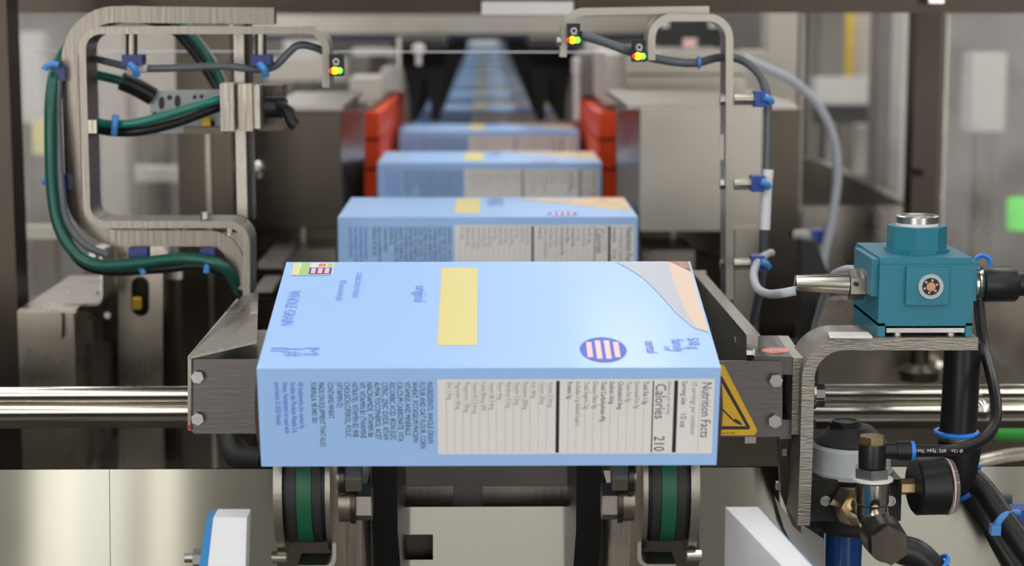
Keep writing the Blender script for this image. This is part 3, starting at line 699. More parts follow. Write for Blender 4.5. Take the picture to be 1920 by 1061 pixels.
part('rear_lug', MB().box((x0 + .001, D0 + dep - .028, z1 - .07), (x0 + .030, D0 + dep + .004, P(1640, 462, D0 + .08).z), bevel=.0015), 'teal', t)
ct = Vector((P(1719, 470, 1.43).x, 1.432, ztop))
part('turret', MB().cyl(ct, ct + Vector((0, 0, .0195)), .0222, n=8, bevel=.0008, rot=PI / 8 + .16), 'teal', t)
part('turret_flange', MB().cyl(ct + Vector((0, 0, -.001)), ct + Vector((0, 0, .0022)), .0245, n=8, bevel=.001, rot=PI / 8), 'teal', t)
mb = MB(); h = ct + Vector((0, 0, .0195)); mb.cyl(h, h + Vector((0, 0, .0022)), .0158, n=40, m='paper', bevel=.0005)
part('seal', mb, 'paper', t, 'cream seal ring')
mb = MB(); h = h + Vector((0, 0, .0022)); mb.lathe(h, (0, 0, 1), [(0, .0160), (.0048, .0160), (.0055, .0153), (.0055, .0125), (.0042, .0122), (.0042, .0070), (.0052, .0065), (.0052, .0001)], n=40, m='zinc')
for k in range(3):
    a = 1.1 + k * 2.1; e = h + Vector((math.cos(a) * .0096, math.sin(a) * .0096, .0042)); mb.cyl(e, e + Vector((0, 0, .0008)), .0012, n=8, m='black')
part('turret_cap', mb, 'zinc', t, 'round zinc cap')
mb = MB(); mb.pbox(1662, 615, 1808.5, 623.5, D0 + .001, .045, bevel=.0008); part('clamp_bar', mb, 'zinc', t, 'bare steel clamp bar between the feet')
for x in (1682, 1782):
    a = P(x, 633, D0 + .006); part('bolt', MB().cyl(a, a + Vector((0, 0, .0042)), .0040, n=20, bevel=.0006), 'zinc', t)
# cable gland on the left side
ax = P(1618, 533, 1.425); ax0 = P(1490, 530, 1.425)
part('gland_nut', MB().cyl(P(1636, 526, 1.425), P(1617, 526, 1.425), .0095, n=6, bevel=.0008, rot=.4), 'chrome', t)
mb = MB(); mb.cyl(P(1619, 533, 1.425), P(1591, 533, 1.425), .0118, n=6, m='steel', bevel=.0008, rot=0)
for z in (-.0055, .003): 
    e = P(1607, 531, 1.425) + Vector((0, -.0101, z * .0)); 
e = P(1606, 533, 1.4132); mb.cyl(e, e + Vector((0, -.0012, 0)), .0016, n=12, m='black')
part('gland_hex', mb, 'steel', t, 'hexagonal collar with a set-screw hole')
part('gland_cone', MB().lathe(ax0, (ax - ax0), [(0, .0048), (.0006, .0060), (.040, .0084), (.0402, .0084)], n=32), 'chrome', t, 'polished tapered sleeve')
# black connector on the right side
a = P(1826, 533, 1.43)
def ox(px): return Vector((P(px, 533, 1.43).x, 1.43, a.z))
mb = MB().lathe(ox(1826), (1, 0, 0), [(0, .0105), (.002, .0105), (.0025, .0118), (.004, .0105), (.0055, .0118), (.0065, .0108)], n=28); part('connector_thread', mb, 'chrome', t, 'silver threaded collar')
mb = MB().lathe(ox(1840), (1, 0, 0), [(0, .0125), (.001, .0134), (.0245, .0134), (.0265, .0122), (.0265, .009), (.034, .009), (.034, .0118), (.06, .0118)], n=32); part('connector_cap', mb, 'black_rubber', t, 'black round connector')
e = P(1842, 494, 1.47); part('push_fitting', MB().torus(e, (0, -1, .2), .0062, .0017, m='blue_ring'), 'blue_ring', t, 'blue push-in ring')

# cable from the gland, white loop
single('signal_cable', MB().tube([P(1492, 545, 1.425), P(1465, 550, 1.43), P(1440, 551, 1.50), P(1420, 540, 1.60), P(1413, 515, 1.68), P(1420, 492, 1.72), P(1436, 477, 1.74), P(1446, 474, 1.78)], .0036, m='light_cable'), 'light_cable',
       'light grey cable looping from the tapered sleeve of the teal housing', 'cable')
single('signal_cable', MB().tube([P(1618, 512, 1.47), P(1590, 505, 1.49), P(1560, 520, 1.60), P(1545, 560, 1.72), P(1530, 610, 1.80), P(1515, 680, 1.85)], .0035, m='light_cable'), 'light_cable',
       'light grey cable hanging behind the teal housing down to the left', 'cable')

# ================================================================== AIR REGULATOR
t = thing('air_regulator', 'air pressure regulator with black block and grey collar below the bent bracket', 'air regulator', P(1600, 1061, 1.40))
D = 1.395; cz = P(1599, 870, D).x
def rz(py, DD=1.40): return P(1600, py, DD).z
cx = P(1597, 870, 1.42).x
C0 = lambda py: Vector((cx, 1.425, P(1597, py, 1.40).z))
part('block', MB().pbox(1521, 899, 1690, 977, 1.397, .055, bevel=.0012), 'black', t)
part('collar', MB().lathe(C0(901), (0, 0, 1), [(0, .0315), (.0035, .0318), (.006, .0302), (.021, .0296), (.0235, .0275)], n=40), 'grey_plastic', t, 'light grey collar')
part('bonnet', MB().lathe(C0(843), (0, 0, 1), [(0, .0272), (.001, .0274), (.0125, .0155), (.013, .0135)], n=40), 'dark_grey', t, 'dark grey conical bonnet')
mb = MB(); k = Vector((P(1587, 820, 1.42).x, 1.425, P(1597, 825, 1.40).z))
mb.cyl(k, k + Vector((0, 0, .0085)), .0128, n=6, m='black', bevel=.0007, rot=.2); mb.ring(k + Vector((0, 0, .0085)), (0, 0, 1), .0082, .0105, .0012, m='black'); mb.cyl(k + Vector((0, 0, .0086)), k + Vector((0, 0, .009)), .008, m='dark_grey')
part('knob', mb, 'black', t, 'black hexagonal knob')
for x in (1547, 1669):
    e = P(x, 938, 1.3965); mb = MB(); mb.ring(e, (0, -1, 0), .0026, .0040, .002, m='zinc', n=20); mb.cyl(e, e + Vector((0, -.0012, 0)), .0027, n=16, m='zinc'); part('screw', mb, 'zinc', t)
part('bowl_ring', MB().lathe(C0(1008), (0, 0, 1), [(0, .0245), (.003, .027), (.0125, .0275)], n=36), 'dark_grey', t, 'dark grey ring above the bowl')
mb = MB().lathe(Vector((P(1583, 1030, 1.42).x, 1.425, P(1583, 1120, 1.40).z)), (0, 0, 1), [(0, .001), (.002, .009), (.008, .0143), (.0445, .0148)], n=32); part('bowl', mb, 'bowl', t, 'deep blue bowl')
# fittings in front
mb = MB(); a = P(1602, 948, 1.38); b = P(1640, 958, 1.335)
mb.cyl(a + (a - b) * .25, a + (b - a) * .35, .0150, n=6, m='brass', bevel=.0008, rot=.5)
part('brass_nut', mb, 'brass', t, 'large brass hexagon nut')
D = 1.345
tc = lambda py: Vector((P(1635, py, D).x, D, P(1635, py, D).z))
mb = MB(); mb.lathe(tc(943), (0, 0, 1), [(0, .0118), (.001, .0122), (.0155, .0122), (.016, .0118)], n=32, m='chrome')
mb.tube([tc(944), tc(965), tc(980) + Vector((.002, -.006, 0)), P(1655, 1005, D - .03)], .0115, m='chrome', n=20)
mb.cyl(a + (b - a) * .3, tc(962), .011, .0112, n=24, m='chrome'); part('elbow', mb, 'chrome', t, 'polished metal elbow')
mb = MB(); mb.lathe(tc(900), (0, 0, 1), [(0, .0120), (.0003, .0150), (.0020, .0150), (.0024, .0125)], n=36, m='paper'); part('washer', mb, 'paper', t, 'white washer')
mb = MB(); mb.cyl(tc(893), tc(876), .0132, n=6, m='zinc', bevel=.0009, rot=.3); part('hex_nut', mb, 'zinc', t)
mb = MB(); mb.lathe(tc(877), (0, 0, 1), [(0, .0085), (.001, .0098), (.0155, .0101), (.018, .0096)], n=28, m='black_rubber')
e = tc(845); mb.cyl(e + Vector((.004, 0, 0)), e + Vector((.021, 0, 0)), .0056, .0062, n=20, m='black_rubber'); mb.cyl(e + Vector((.0175, 0, 0)), e + Vector((.0275, 0, 0)), .0070, n=24, m='black_rubber', bevel=.0006)
part('push_elbow', mb, 'black_rubber', t, 'black push-in elbow fitting')
mb = MB(); mb.cyl(tc(834), tc(817), .0094, n=6, m='brass', bevel=.0009, rot=.25); part('brass_cap', mb, 'brass', t, 'brownish brass hexagon cap')
mb = MB(); mb.lathe(e + Vector((.0272, 0, 0)), (1, 0, 0), [(0, .0066), (.0008, .0070), (.0028, .0070), (.0034, .0060)], m='blue_ring'); part('release_ring', mb, 'blue_ring', t, 'bright blue release ring')
# banjo towards the viewer
f0 = P(1655, 1005, D - .03); f1 = P(1672, 1028, D - .065); ddd = (f1 - f0).normalized()
mb = MB(); mb.cyl(f0 - ddd * .004, f0 + ddd * .020, .0152, .0142, n=32, m='black_rubber', bevel=.001)
h0 = P(1690, 1030, D - .045)
mb.tube([h0, P(1722, 1042, D - .045), P(1760, 1080, D - .045)], .0105, n=20, m='black_rubber'); part('banjo_fitting', mb, 'black_rubber', t, 'black banjo fitting')
mb = MB(); mb.cyl(f0 + ddd * .018, f0 + ddd * .028, .0140, n=6, m='steel_dark', bevel=.0012, rot=.1); part('banjo_bolt', mb, 'steel_dark', t, 'dark hexagon bolt head')
mb = MB(); mb.torus(P(1757, 1062, D - .045), (P(1760, 1080, D) - P(1722, 1042, D)).normalized(), .0100, .0016, m='blue_ring'); part('release_ring', mb, 'blue_ring', t)
single('glare_plate', MB().prism([P(1452, 930, 1.484), P(1480, 972, 1.478), P(1504, 985, 1.476), P(1545, 1012, 1.472), P(1550, 1090, 1.462), P(1520, 1090, 1.462), P(1470, 990, 1.476)], (0, .003, 0)), 'white_paint',  # glare of a tilted chrome plate, painted as plain white
       'tilted plate with painted glare below the dark flange, between the white guide block and the blue bowl', 'strip')
# gauge
g = thing('pressure_gauge', 'black round pressure gauge seen edge-on right of the brass fittings', 'gauge', P(1742, 968, 1.37))
D = 1.38; gc = lambda px: Vector((P(px, 912, D).x, D, P(px, 912, D).z))
part('gauge_case', MB().lathe(gc(1712), (1, .12, 0), [(0, .012), (.0005, .0195), (.002, .0212), (.023, .0215), (.0235, .0200)], n=44), 'black', g)
part('gauge_lens', MB().lathe(gc(1772), (1, .12, 0), [(0, .0206), (.0042, .0204), (.0052, .018), (.0052, .0001)], n=44), 'lens', g, 'clear lens rim')
part('bezel', MB().ring(gc(1772), (1, .12, 0), .0196, .0212, .0009, n=44), 'pink', g, 'pale rim')
part('stem', MB().cyl(gc(1688), gc(1713), .0062, n=6, bevel=.0006), 'brass', g, 'brass stem')

# ================================================================== HOSES right
single('air_hose', MB().tube([e + Vector((.028, 0, 0)), P(1760, 845, 1.345), P(1800, 841, 1.35), P(1838, 826, 1.36), P(1862, 800, 1.375), P(1868, 765, 1.39), P(1860, 710, 1.42), P(1846, 655, 1.46), P(1838, 600, 1.48), P(1835, 560, 1.49)], .0043, n=16, m='black_rubber'),
       'black_rubber', 'black printed air hose curving from the blue-ringed elbow up behind the teal housing', 'hose')
hose = bpy.data.objects[[o.name for o in bpy.data.objects if o.name.startswith('air_hose')][0]]
mb = MB(); word = 'Ø 12n  602 Type Testa'
for k, ch in enumerate(word):
    if ch == ' ': continue
    px_ = 1806 - k * 4.55; D_ = 1.345 + .0016 * max(0, (px_ - 1765) / 41.0) - .0047
    mb.text(ch, .0034, Matrix.Translation(P(px_, 842.5, D_)) @ Matrix.Rotation(PI / 2, 4, 'X') @ Matrix.Rotation(PI, 4, 'Z'), 'white_label', .95)
part('printed_text', mb, 'white_label', hose, 'small white upside-down lettering')
hz = bpy.data.objects
t = thing('air_hose', 'thick straight black hose hanging below the bracket end into a blue-ringed fitting', 'hose', P(1795, 912, 1.45))
part('hose_tube', MB().tube([P(1805, 640, 1.45), P(1803, 700, 1.45), P(1796, 812, 1.45)], .0141, n=20), 'black_rubber', t)
part('release_ring', MB().torus(P(1793, 811, 1.45), (0, 0, 1), .0155, .0022, m='blue_ring'), 'blue_ring', t)
part('metal_collar', MB().lathe(P(1793, 823, 1.45), (0, 0, 1), [(0, .0160), (.004, .0168)], n=28), 'brass', t)
part('fitting_body', MB().lathe(P(1797, 915, 1.45), (0, 0, 1), [(0, .010), (.004, .0125), (.018, .0145), (.034, .0168), (.038, .0168)], n=28), 'black', t)
for (pts, lab, rr) in (([P(1812, 888, 1.47), P(1848, 925, 1.46), P(1890, 985, 1.44), P(1945, 1060, 1.42)], 'glossy black air hose slanting down to the lower right corner, upper of two', .0098),
                   ([P(1806, 915, 1.50), P(1850, 980, 1.50), P(1895, 1050, 1.49), P(1925, 1095, 1.48)], 'dark air hose slanting to the lower right corner, lower of two', .0085)):
    t = thing('air_hose', lab, 'hose', pts[-1]); part('hose_tube', MB().tube(pts, rr, n=18), 'black_rubber', t)
    part('release_ring', MB().torus(pts[0].lerp(pts[1], .12), (pts[1] - pts[0]), rr + .0012, .002, m='blue_ring'), 'blue_ring', t)
t = thing('cable_clamp', 'blue plastic clamp holding the glossy black hose at the lower right edge', 'clamp', P(1912, 1000, 1.45))
part('clamp_base', MB().pbox(1900, 957, 1940, 985, 1.455, .02, bevel=.002), 'blue_clamp', t)
part('clamp_tie', MB().tube([P(1909, 962, 1.452), P(1890, 963, 1.44), P(1874, 975, 1.435), P(1868, 990, 1.435)], .0030, n=10), 'tie', t, 'light blue tie')
part('tie_lock', MB().pbox(1859, 985, 1877, 1004, 1.43, .008, bevel=.001), 'tie', t)

# ================================================================== HORIZONTAL ROUND BARS
for y, r, lab in ((737, .0066, 'upper'), (770, .0086, 'lower')):
    for x0, x1, D, sd in ((-700, 470, 1.62, 'left of the nearest carton'), (1517, 2600, 1.62, 'right of the tall bracket')):
        a = P(911, y, D).z
        xa, xb = (P(x0, y, D).x, P(x1, y, D).x)
        single('round_bar', MB().cyl((xa, D + (.004 if lab == 'lower' else 0), a), (xb, D + (.004 if lab == 'lower' else 0), a), r * (1.0), n=32), 'chrome',
               '%s of two polished horizontal round bars %s' % (lab, sd), 'round bar', 'polished horizontal round bars')
for x0, x1, sd in ((-300, 352, 'left'), (1530, 2100, 'right')):
    single('support_rail', MB().pbox(x0, 789, x1, 803, 1.66, .03, bevel=.002), 'steel_dark', 'brownish steel rail just under the polished round bars on the %s' % sd, 'rail')

# ================================================================== LEFT CABLE BRACKET
t = thing('cable_bracket', 'large C-shaped stainless bracket carrying green hoses and blue clamps at upper left', 'bracket', P(460, 555, 1.72))
D = 1.72
part('flat_plate', MB().bent([(514, 30), (128, 26), (140, 447), (432, 447), (452, 530)], D + .004, .0145, .003, r=.042, bevel=.0004, seg=12), 'steel_dim', t, 'flat curved plate')
part('edge_bar', MB().bent([(611, 164), (611, 57), (153, 57), (163, 421), (462, 421), (462, 556)], D, .0064, .050, r=.017, bevel=.0004, seg=9), 'steel_edge', t, 'deep bent flat bar')
part('gusset', MB().ppoly([(392, 436), (455, 436), (455, 545), (440, 538), (430, 505), (418, 470), (400, 460)], D + .006, .003), 'steel_dim', t)
for x in (247, 489):
    a = P(x, 62, D + .012); b = P(x, 104, D + .012)
    part('standoff', MB().cyl(a, b, .0052, n=20, m='steel'), 'steel', t)
    c_ = part('clamp', MB().pbox(x - 19, 103, x + 19, 122, D - .002, .022, bevel=.001), 'navy', t, 'navy blue cable clamp')
    part('clamp_tie', MB().tube([P(x - 3, 120, D - .004), P(x + 5, 128, D - .006), P(x + 10, 142, D - .002)], .0034, n=8), 'tie', c_)
for (x0, y0, x1, y1, tie) in ((97, 126, 121, 152, [(110, 122), (96, 121), (86, 126), (84, 131)]), (105, 327, 128, 357, [(110, 341), (95, 340), (80, 339)]),
                         (241, 465, 276, 490, [(257, 485), (263, 500), (270, 513)]), (375, 466, 402, 490, [(389, 488), (388, 500), (387, 511)])):
    c_ = part('clamp', MB().pbox(x0, y0, x1, y1, D - .006, .016, bevel=.001), 'navy', t, 'navy blue cable clamp')
    part('clamp_tie', MB().tube([P(x, y, D - .012) for x, y in tie], .0030, n=8), 'tie', c_, 'light blue cable tie')
for x, y in ((385, 404), (345, 434), (431, 433)): part('bolt', hexbolt(MB(), P(x, y + 6, D + .01), (0, 0, 1), .0042, .006), 'zinc', t)
part('small_tab', MB().pbox(165, 225, 181, 250, D - .002, .01, bevel=.0006), 'steel', t)

# vertical pole, clamp and levers
t = thing('support_pole', 'upright stainless pole with a clamped block and black lever at upper left', 'pole', P(455, 408, 1.78))
part('pole', MB().pbox(441, 40, 460, 412, 1.775, .010, bevel=.0008), 'steel_bright', t)
part('pole_back', MB().pbox(459, 44, 472, 412, 1.79, .02, bevel=.0008), 'steel_dark', t)
part('pole_cap', MB().pbox(405, 14, 512, 46, 1.80, .03, bevel=.006), 'steel_dark', t)
part('clamp_plate', MB().pbox(413, 157, 439, 246, 1.745, .03, bevel=.0008), 'steel', t)
part('clamp_plate', MB().pbox(447, 157, 473, 246, 1.745, .03, bevel=.0008), 'steel_v', t)
part('clamp_plate', MB().pbox(475, 160, 487, 241, 1.75, .028, bevel=.002), 'steel_bright', t)
part('clamp_body', MB().pbox(484, 160, 530, 245, 1.79, .04, bevel=.001), 'steel_dark', t)
mb = MB().lathe(P(494, 201, 1.75), (1, 0, 0), [(0, .006), (.002, .0095), (.020, .0095), (.022, .007)], n=20, m='black')
mb.tube([P(525, 199, 1.745), P(541, 210, 1.735), P(548, 228, 1.73), P(556, 236, 1.73)], .0058, n=14, m='black'); part('clamp_lever', mb, 'black', t, 'black clamping lever')
mb = MB()
mb.ppoly([(282, 176), (286, 170), (413, 168), (413, 250), (300, 250), (282, 236)], 1.80, .004, 'grey_plastic')
hole = part('perforated_plate', mb, 'grey_plastic', t, 'grey plate with punched holes')
mb = MB()
for x, y, rx, ry in ((303, 193, 6, 12), (318, 183, 5, 5), (333, 190, 6, 12), (365, 182, 4, 4), (378, 181, 4, 4), (398, 232, 5, 7), (385, 225, 4, 5), (290, 215, 5, 5)):
    mb.quad([P(x + rx * math.cos(2 * PI * k / 14), y + ry * math.sin(2 * PI * k / 14), 1.7995) for k in range(14)], 'black')
part('punched_hole', mb, 'black', t)
mb = MB(); mb.pbox(378, 220, 394, 236, 1.79, .006, 'yellow_paint', bevel=.001); part('yellow_cap', mb, 'yellow_paint', t, 'small yellow cap')
part('lower_bar', MB().pbox(345, 238, 420, 251, 1.79, .02, bevel=.001), 'steel_dark', t)

# hoses on the left bracket
def hose_thing(name, pts, r, m, label, cat='hose', grp=None, n=14):
    single(name, MB().tube(pts, r, n=n, m=m), m, label, cat, grp)
B1 = [(447, 545, 1.74), (436, 520, 1.72), (415, 498, 1.71), (380, 487, 1.71), (330, 485, 1.71), (260, 493, 1.705), (190, 497, 1.70), (145, 478, 1.70), (112, 430, 1.70), (98, 360, 1.70), (94, 250, 1.70), (97, 170, 1.71), (112, 110, 1.73), (150, 58, 1.76), (200, 28, 1.80), (265, 22, 1.84), (330, 40, 1.86), (375, 85, 1.86), (410, 140, 1.85), (425, 175, 1.84)]
hose_thing('green_hose', [P(*p) for p in B1], .0052, 'green_hose', 'dark green hose on the outside of the C-shaped bracket, outermost of the bundle', grp='hoses around the left bracket')
B2 = [(450, 548, 1.75), (440, 528, 1.73), (412, 508, 1.72), (370, 497, 1.72), (300, 503, 1.72), (200, 507, 1.715), (150, 488, 1.71), (119, 432, 1.71), (107, 360, 1.71), (104, 250, 1.71), (107, 175, 1.72), (122, 115, 1.74), (160, 66, 1.77), (210, 38, 1.81), (262, 34, 1.85), (320, 52, 1.87), (362, 95, 1.87), (398, 148, 1.86), (415, 178, 1.85)]
hose_thing('black_hose', [P(*p) for p in B2], .0048, 'black_rubber', 'black hose running inside the green hose around the C-shaped bracket', grp='hoses around the left bracket')
B3 = [(200, 478, 1.705), (158, 458, 1.70), (126, 415, 1.70), (115, 350, 1.70), (110, 260, 1.705), (108, 200, 1.71), (110, 150, 1.715)]
hose_thing('grey_cable', [P(*p) for p in B3], .0034, 'grey_cable', 'thin grey cable between the green hose and the bracket at left', 'cable')
hose_thing('green_hose', [P(166, 222, 1.76), P(200, 232, 1.755), P(260, 229, 1.75), (P(330, 210, 1.75)), P(395, 190, 1.75), P(425, 185, 1.76)], .0040, 'green_hose_light', 'teal green hose sagging inside the bracket towards the clamped block', grp='hoses around the left bracket')
hose_thing('black_hose', [P(166, 236, 1.77), P(210, 246, 1.765), P(270, 244, 1.76), P(340, 226, 1.765), P(400, 203, 1.77), P(425, 198, 1.775)], .0048, 'black_rubber', 'black hose sagging just below the teal green hose', grp='hoses around the left bracket')
hose_thing('black_hose', [P(170, 138, 1.79), P(205, 146, 1.79), P(235, 154, 1.79), P(262, 166, 1.80)], .0044, 'green_hose', 'short dark hose entering the thick black sleeve inside the bracket')
hose_thing('cable_sleeve', [P(228, 152, 1.79), P(255, 163, 1.795), P(287, 181, 1.80)], .0088, 'black', 'thick black sleeve on the short hose by the perforated plate', 'cable sleeve')
single('cable_tie', MB().tube([P(217, 216, 1.745), P(215, 235, 1.742), P(214, 252, 1.745)], .0030, n=10, m='tie'), 'tie', 'light blue tie round the teal and black hoses', 'cable tie')
hose_thing('grey_cable', [P(172, 108, 1.76), P(215, 119, 1.745), P(262, 128, 1.735), P(340, 127, 1.735), P(420, 124, 1.735), P(480, 130, 1.735), P(515, 124, 1.735), P(540, 100, 1.735), P(560, 85, 1.735), P(590, 89, 1.74), P(625, 105, 1.745)], .0034, 'grey_cable', 'grey sensor cable hanging under the two blue clamps at upper left', 'cable')
single('cable_marker', MB().cyl(P(240, 124, 1.733), P(276, 129, 1.733), .0042, n=14, m='white_label'), 'white_label', 'white marker sleeve on the grey cable by the first blue clamp', 'cable marker')

def sensor(x0, y0, x1, y1, D, label):
    t = thing('photo_sensor', label, 'sensor', P((x0 + x1) / 2, y1, D + .01), 'small black sensors with lit indicators')
    part('sensor_body', MB().pbox(x0, y0, x1, y1, D, .018, bevel=.001), 'black', t)
    cx_, w_ = (x0 + x1) / 2, (x1 - x0)
    h_ = y1 - y0
    mb = MB(); mb.text('⊃', .008, Matrix.Translation(P(cx_ - 5, y0 + h_ * .5, D - .0003)) @ Matrix.Rotation(PI / 2, 4, 'X'), 'grey_plastic', 1)
    c = P(cx_, y0 + h_ * .32, D - .0002); mb.ring(c, (0, -1, 0), .0016, .0029, .0002, m='grey_plastic', n=20); mb.pbox(cx_ - 5, y0 + h_ * .45, cx_ + 5, y0 + h_ * .5, D - .0003, .0002, 'grey_plastic')
    part('sensor_mark', mb, 'grey_plastic', t, 'small grey printed mark')
    yl = y0 + h_ * .74
    for dx, m, r in ((-8.5, 'led_red', .0020), (-2.5, 'led_amber', .0032), (6.5, 'led_green', .0027)):
        c = P(cx_ + dx, yl, D - .0001); part('indicator_light', MB().lathe(c, (0, -1, 0), [(-.001, r), (.0005, r * .95), (.0012, r * .6), (.0015, r * .05)], n=16), m, t, {'led_red': 'red', 'led_amber': 'amber', 'led_green': 'green'}[m] + ' indicator light')
    return t
sensor(617, 102, 643, 143, 1.70, 'small black sensor with red and green lights on the end of the left bracket')
sensor(1064, 44, 1088, 86, 1.70, 'small black sensor with amber and green lights, topmost, right of the carton line')
sensor(1186, 75, 1211, 116, 1.70, 'small black sensor with lights beside the inner end of the right bent bar')

# ================================================================== RIGHT SENSOR FRAMES
D = 1.72
t = thing('bent_bar', 'tall bent flat bar with standoffs and blue clamps in front of the bright right housing', 'bracket', P(1366, 560, D))
part('bar', MB().bent([(1222, 113), (1222, 33), (1368, 33), (1368, 562)], D, .0066, .042, r=.019, bevel=.0004, seg=9), 'steel_bright', t)
part('hole_strip', MB().pbox(1348, 252, 1357, 300, D - .001, .002, bevel=.0004), 'steel_bright', t, 'narrow slotted strip')
for y, x2 in ((186, 1418), (345, 1412), (495, 1412)):
    a = P(1376, y, D + .012); b = P(x2, y, D + .012)
    part('standoff', MB().cyl(a, b, .0052, n=20), 'chrome', t)
    part('bolt', hexbolt(MB(), P(1362, y, D + .012), (-1, 0, 0), .0052, .006), 'zinc', t)
    c_ = part('clamp', MB().pbox(x2 - 2, y - 14, x2 + 22, y + 15, D, .02, bevel=.0014), 'blue_clamp', t, 'blue cable clamp')
    part('clamp_tie', MB().tube([P(x2 + 14, y - 4, D - .004), P(x2 + 24, y, D - .003), P(x2 + 29, y + 6, D)], .0034, n=8), 'tie', c_)
t = thing('bent_bar', 'thin bent bar arching up from the topmost black sensor', 'bracket', P(1060, 105, 1.74))
part('bar', MB().bent([(1056, 107), (1060, 22), (1330, 18)], 1.74, .0062, .022, r=.018, bevel=.0004, seg=9), 'steel_bright', t)
part('bolt', MB().cyl(P(1052, 78, 1.74), P(1044, 78, 1.74), .0036, n=12), 'zinc', t)
hose_thing('grey_cable', [P(*p) for p in ((1088, 66, 1.71), (1130, 78, 1.715), (1185, 98, 1.72), (1240, 112, 1.73), (1300, 118, 1.735), (1345, 108, 1.75), (1385, 110, 1.755), (1420, 135, 1.75), (1437, 175, 1.74), (1440, 240, 1.735), (1437, 330, 1.735), (1432, 430, 1.735), (1428, 520, 1.76), (1412, 605, 1.80))], .0040, 'grey_cable', 'dark grey sensor cable from the topmost sensor down the right bent bar', 'cable', n=14)
single('cable_marker', MB().tube([P(1441, 318, 1.732), P(1437, 360, 1.732), P(1434, 430, 1.732)], .0048, n=14, m='white_label'), 'white_label', 'long white marker sleeve on the cable below the middle blue clamp', 'cable marker')
single('cable_tie', MB().torus(P(1310, 117, 1.735), (1, .1, 0), .0044, .0016, m='tie'), 'tie', 'light blue tie on the sensor cable inside the right bent bar', 'cable tie')
hose_thing('air_tube', [P(*p) for p in ((1395, 110, 2.46), (1440, 130, 2.46), (1490, 155, 2.46), (1535, 200, 2.46), (1563, 260, 2.46), (1570, 330, 2.46), (1560, 410, 2.46), (1545, 480, 2.46), (1535, 560, 2.46), (1525, 610, 2.46))], (.0060), 'light_cable', 'pale translucent tube arching right behind the tall bent bar', 'tube', n=14)
t = thing('cable_clamp', 'blue clamp on a white stub left of the teal housing', 'clamp', P(1540, 458, 2.49))
part('clamp_base', MB().pbox(1522, 432, 1546, 458, 2.47, .025, bevel=.002), 'blue_clamp', t); part('stub', MB().cyl(P(1490, 439, 2.495), P(1526, 442, 2.48), .0066, n=16), 'white_paint', t)
part('clamp_tie', MB().pbox(1542, 440, 1561, 452, 2.475, .015, bevel=.002), 'tie', t)

# ================================================================== HOUSINGS BESIDE THE LINE
t = thing('machine_housing', 'dark grey stainless housing left of the carton line, behind the pole', 'machine housing', P(560, 700, 2.55), 'steel housings beside the carton line')
part('cabinet', MB().pbox(462, 205, 640, 425, 2.52, .36, bevel=.003), 'steel_dark', t)
part('top_plate', MB().pbox(500, 198, 642, 207, 2.50, .40, bevel=.001), 'steel_bright', t)
part('inner_side', MB().prism([P(640, 207, 2.52), P(640, 425, 2.52), P(682, 425, 2.60), P(682, 207, 2.60)], (0, .02, 0)), 'steel', t)
part('lower_cabinet', MB().pbox(466, 425, 632, 470, 2.56, .30, bevel=.002), 'steel_dark', t)
part('rib', MB().pbox(565, 426, 573, 470, 2.555, .005), 'steel_bright', t)
part('foot_rail', MB().pbox(530, 467, 632, 510, 2.45, .30, bevel=.002), 'steel', t)
part('foot_rail', MB().pbox(484, 493, 530, 503, 2.3, .2, bevel=.001), 'steel_bright', t)
part('foot_rail', MB().pbox(478, 540, 512, 548, 2.1, .1, bevel=.001), 'steel_bright', t)
part('pedestal', MB().box((P(470, 500, 2.6).x, 2.6, 0), (P(625, 500, 2.6).x, 2.85, P(500, 470, 2.6).z)), 'steel_dark', t)
part('button', MB().lathe(P(478, 318, 2.5), (0, -1, 0), [(-.02, .012), (0, .012), (.004, .008), (.005, .001)], n=20), 'chrome', t)

t = thing('machine_housing', 'bright brushed stainless housing right of the carton line, behind the tall bent bar', 'machine housing', P(1320, 700, 2.4), 'steel housings beside the carton line')
part('cabinet', MB().pbox(1200, 203, 1428, 433, 2.40, .42, bevel=.006), 'steel_bright', t)
part('inner_side', MB().prism([P(1158, 207, 2.50), P(1158, 440, 2.50), P(1200, 440, 2.41), P(1200, 207, 2.41)], (0, .02, 0)), 'steel', t)
part('top_plate', MB().pbox(1175, 196, 1495, 205, 2.42, .42, bevel=.001), 'steel_bright', t)
part('lower_cabinet', MB().pbox(1206, 430, 1360, 472, 2.50, .30, bevel=.002), 'steel_dark', t)
part('rib', MB().pbox(1258, 432, 1266, 470, 2.495, .005), 'steel', t)
part('foot_rail', MB().pbox(1205, 470, 1303, 512, 2.36, .32, bevel=.002), 'steel', t)
part('side_column', MB().pbox(1375, 430, 1422, 640, 2.38, .10, bevel=.002), 'steel_bright', t)
part('pedestal', MB().box((P(1220, 500, 2.6).x, 2.55, 0), (P(1370, 500, 2.6).x, 2.85, P(500, 470, 2.6).z)), 'steel_dark', t)
t = thing('upper_housing', 'wide pale steel hood box above and behind the bright right housing', 'machine housing', P(1290, 200, 2.9))
part('hood', MB().pbox(1172, 100, 1398, 196, 2.9, .5, bevel=.004), 'steel_bright', t)
part('hood_side', MB().pbox(1136, 102, 1174, 196, 2.95, .4, bevel=.002), 'cream', t)
part('joint_strip', MB().pbox(1175, 138, 1396, 142, 2.897, .004), 'steel_dark', t)
part('hood_back', MB().pbox(1085, 100, 1136, 180, 3.3, .3, bevel=.002), 'grey_paint', t)
t = thing('control_unit', 'dark rounded unit with a small red-white plate behind the right bent bar', 'control unit', P(1300, 98, 3.4))
part('unit_body', MB().pbox(1236, 38, 1352, 92, 3.4, .2, bevel=.02), 'dark_grey', t)
part('name_plate', MB().pbox(1281, 72, 1307, 88, 3.39, .008), 'pink', t, 'small pinkish red plate')
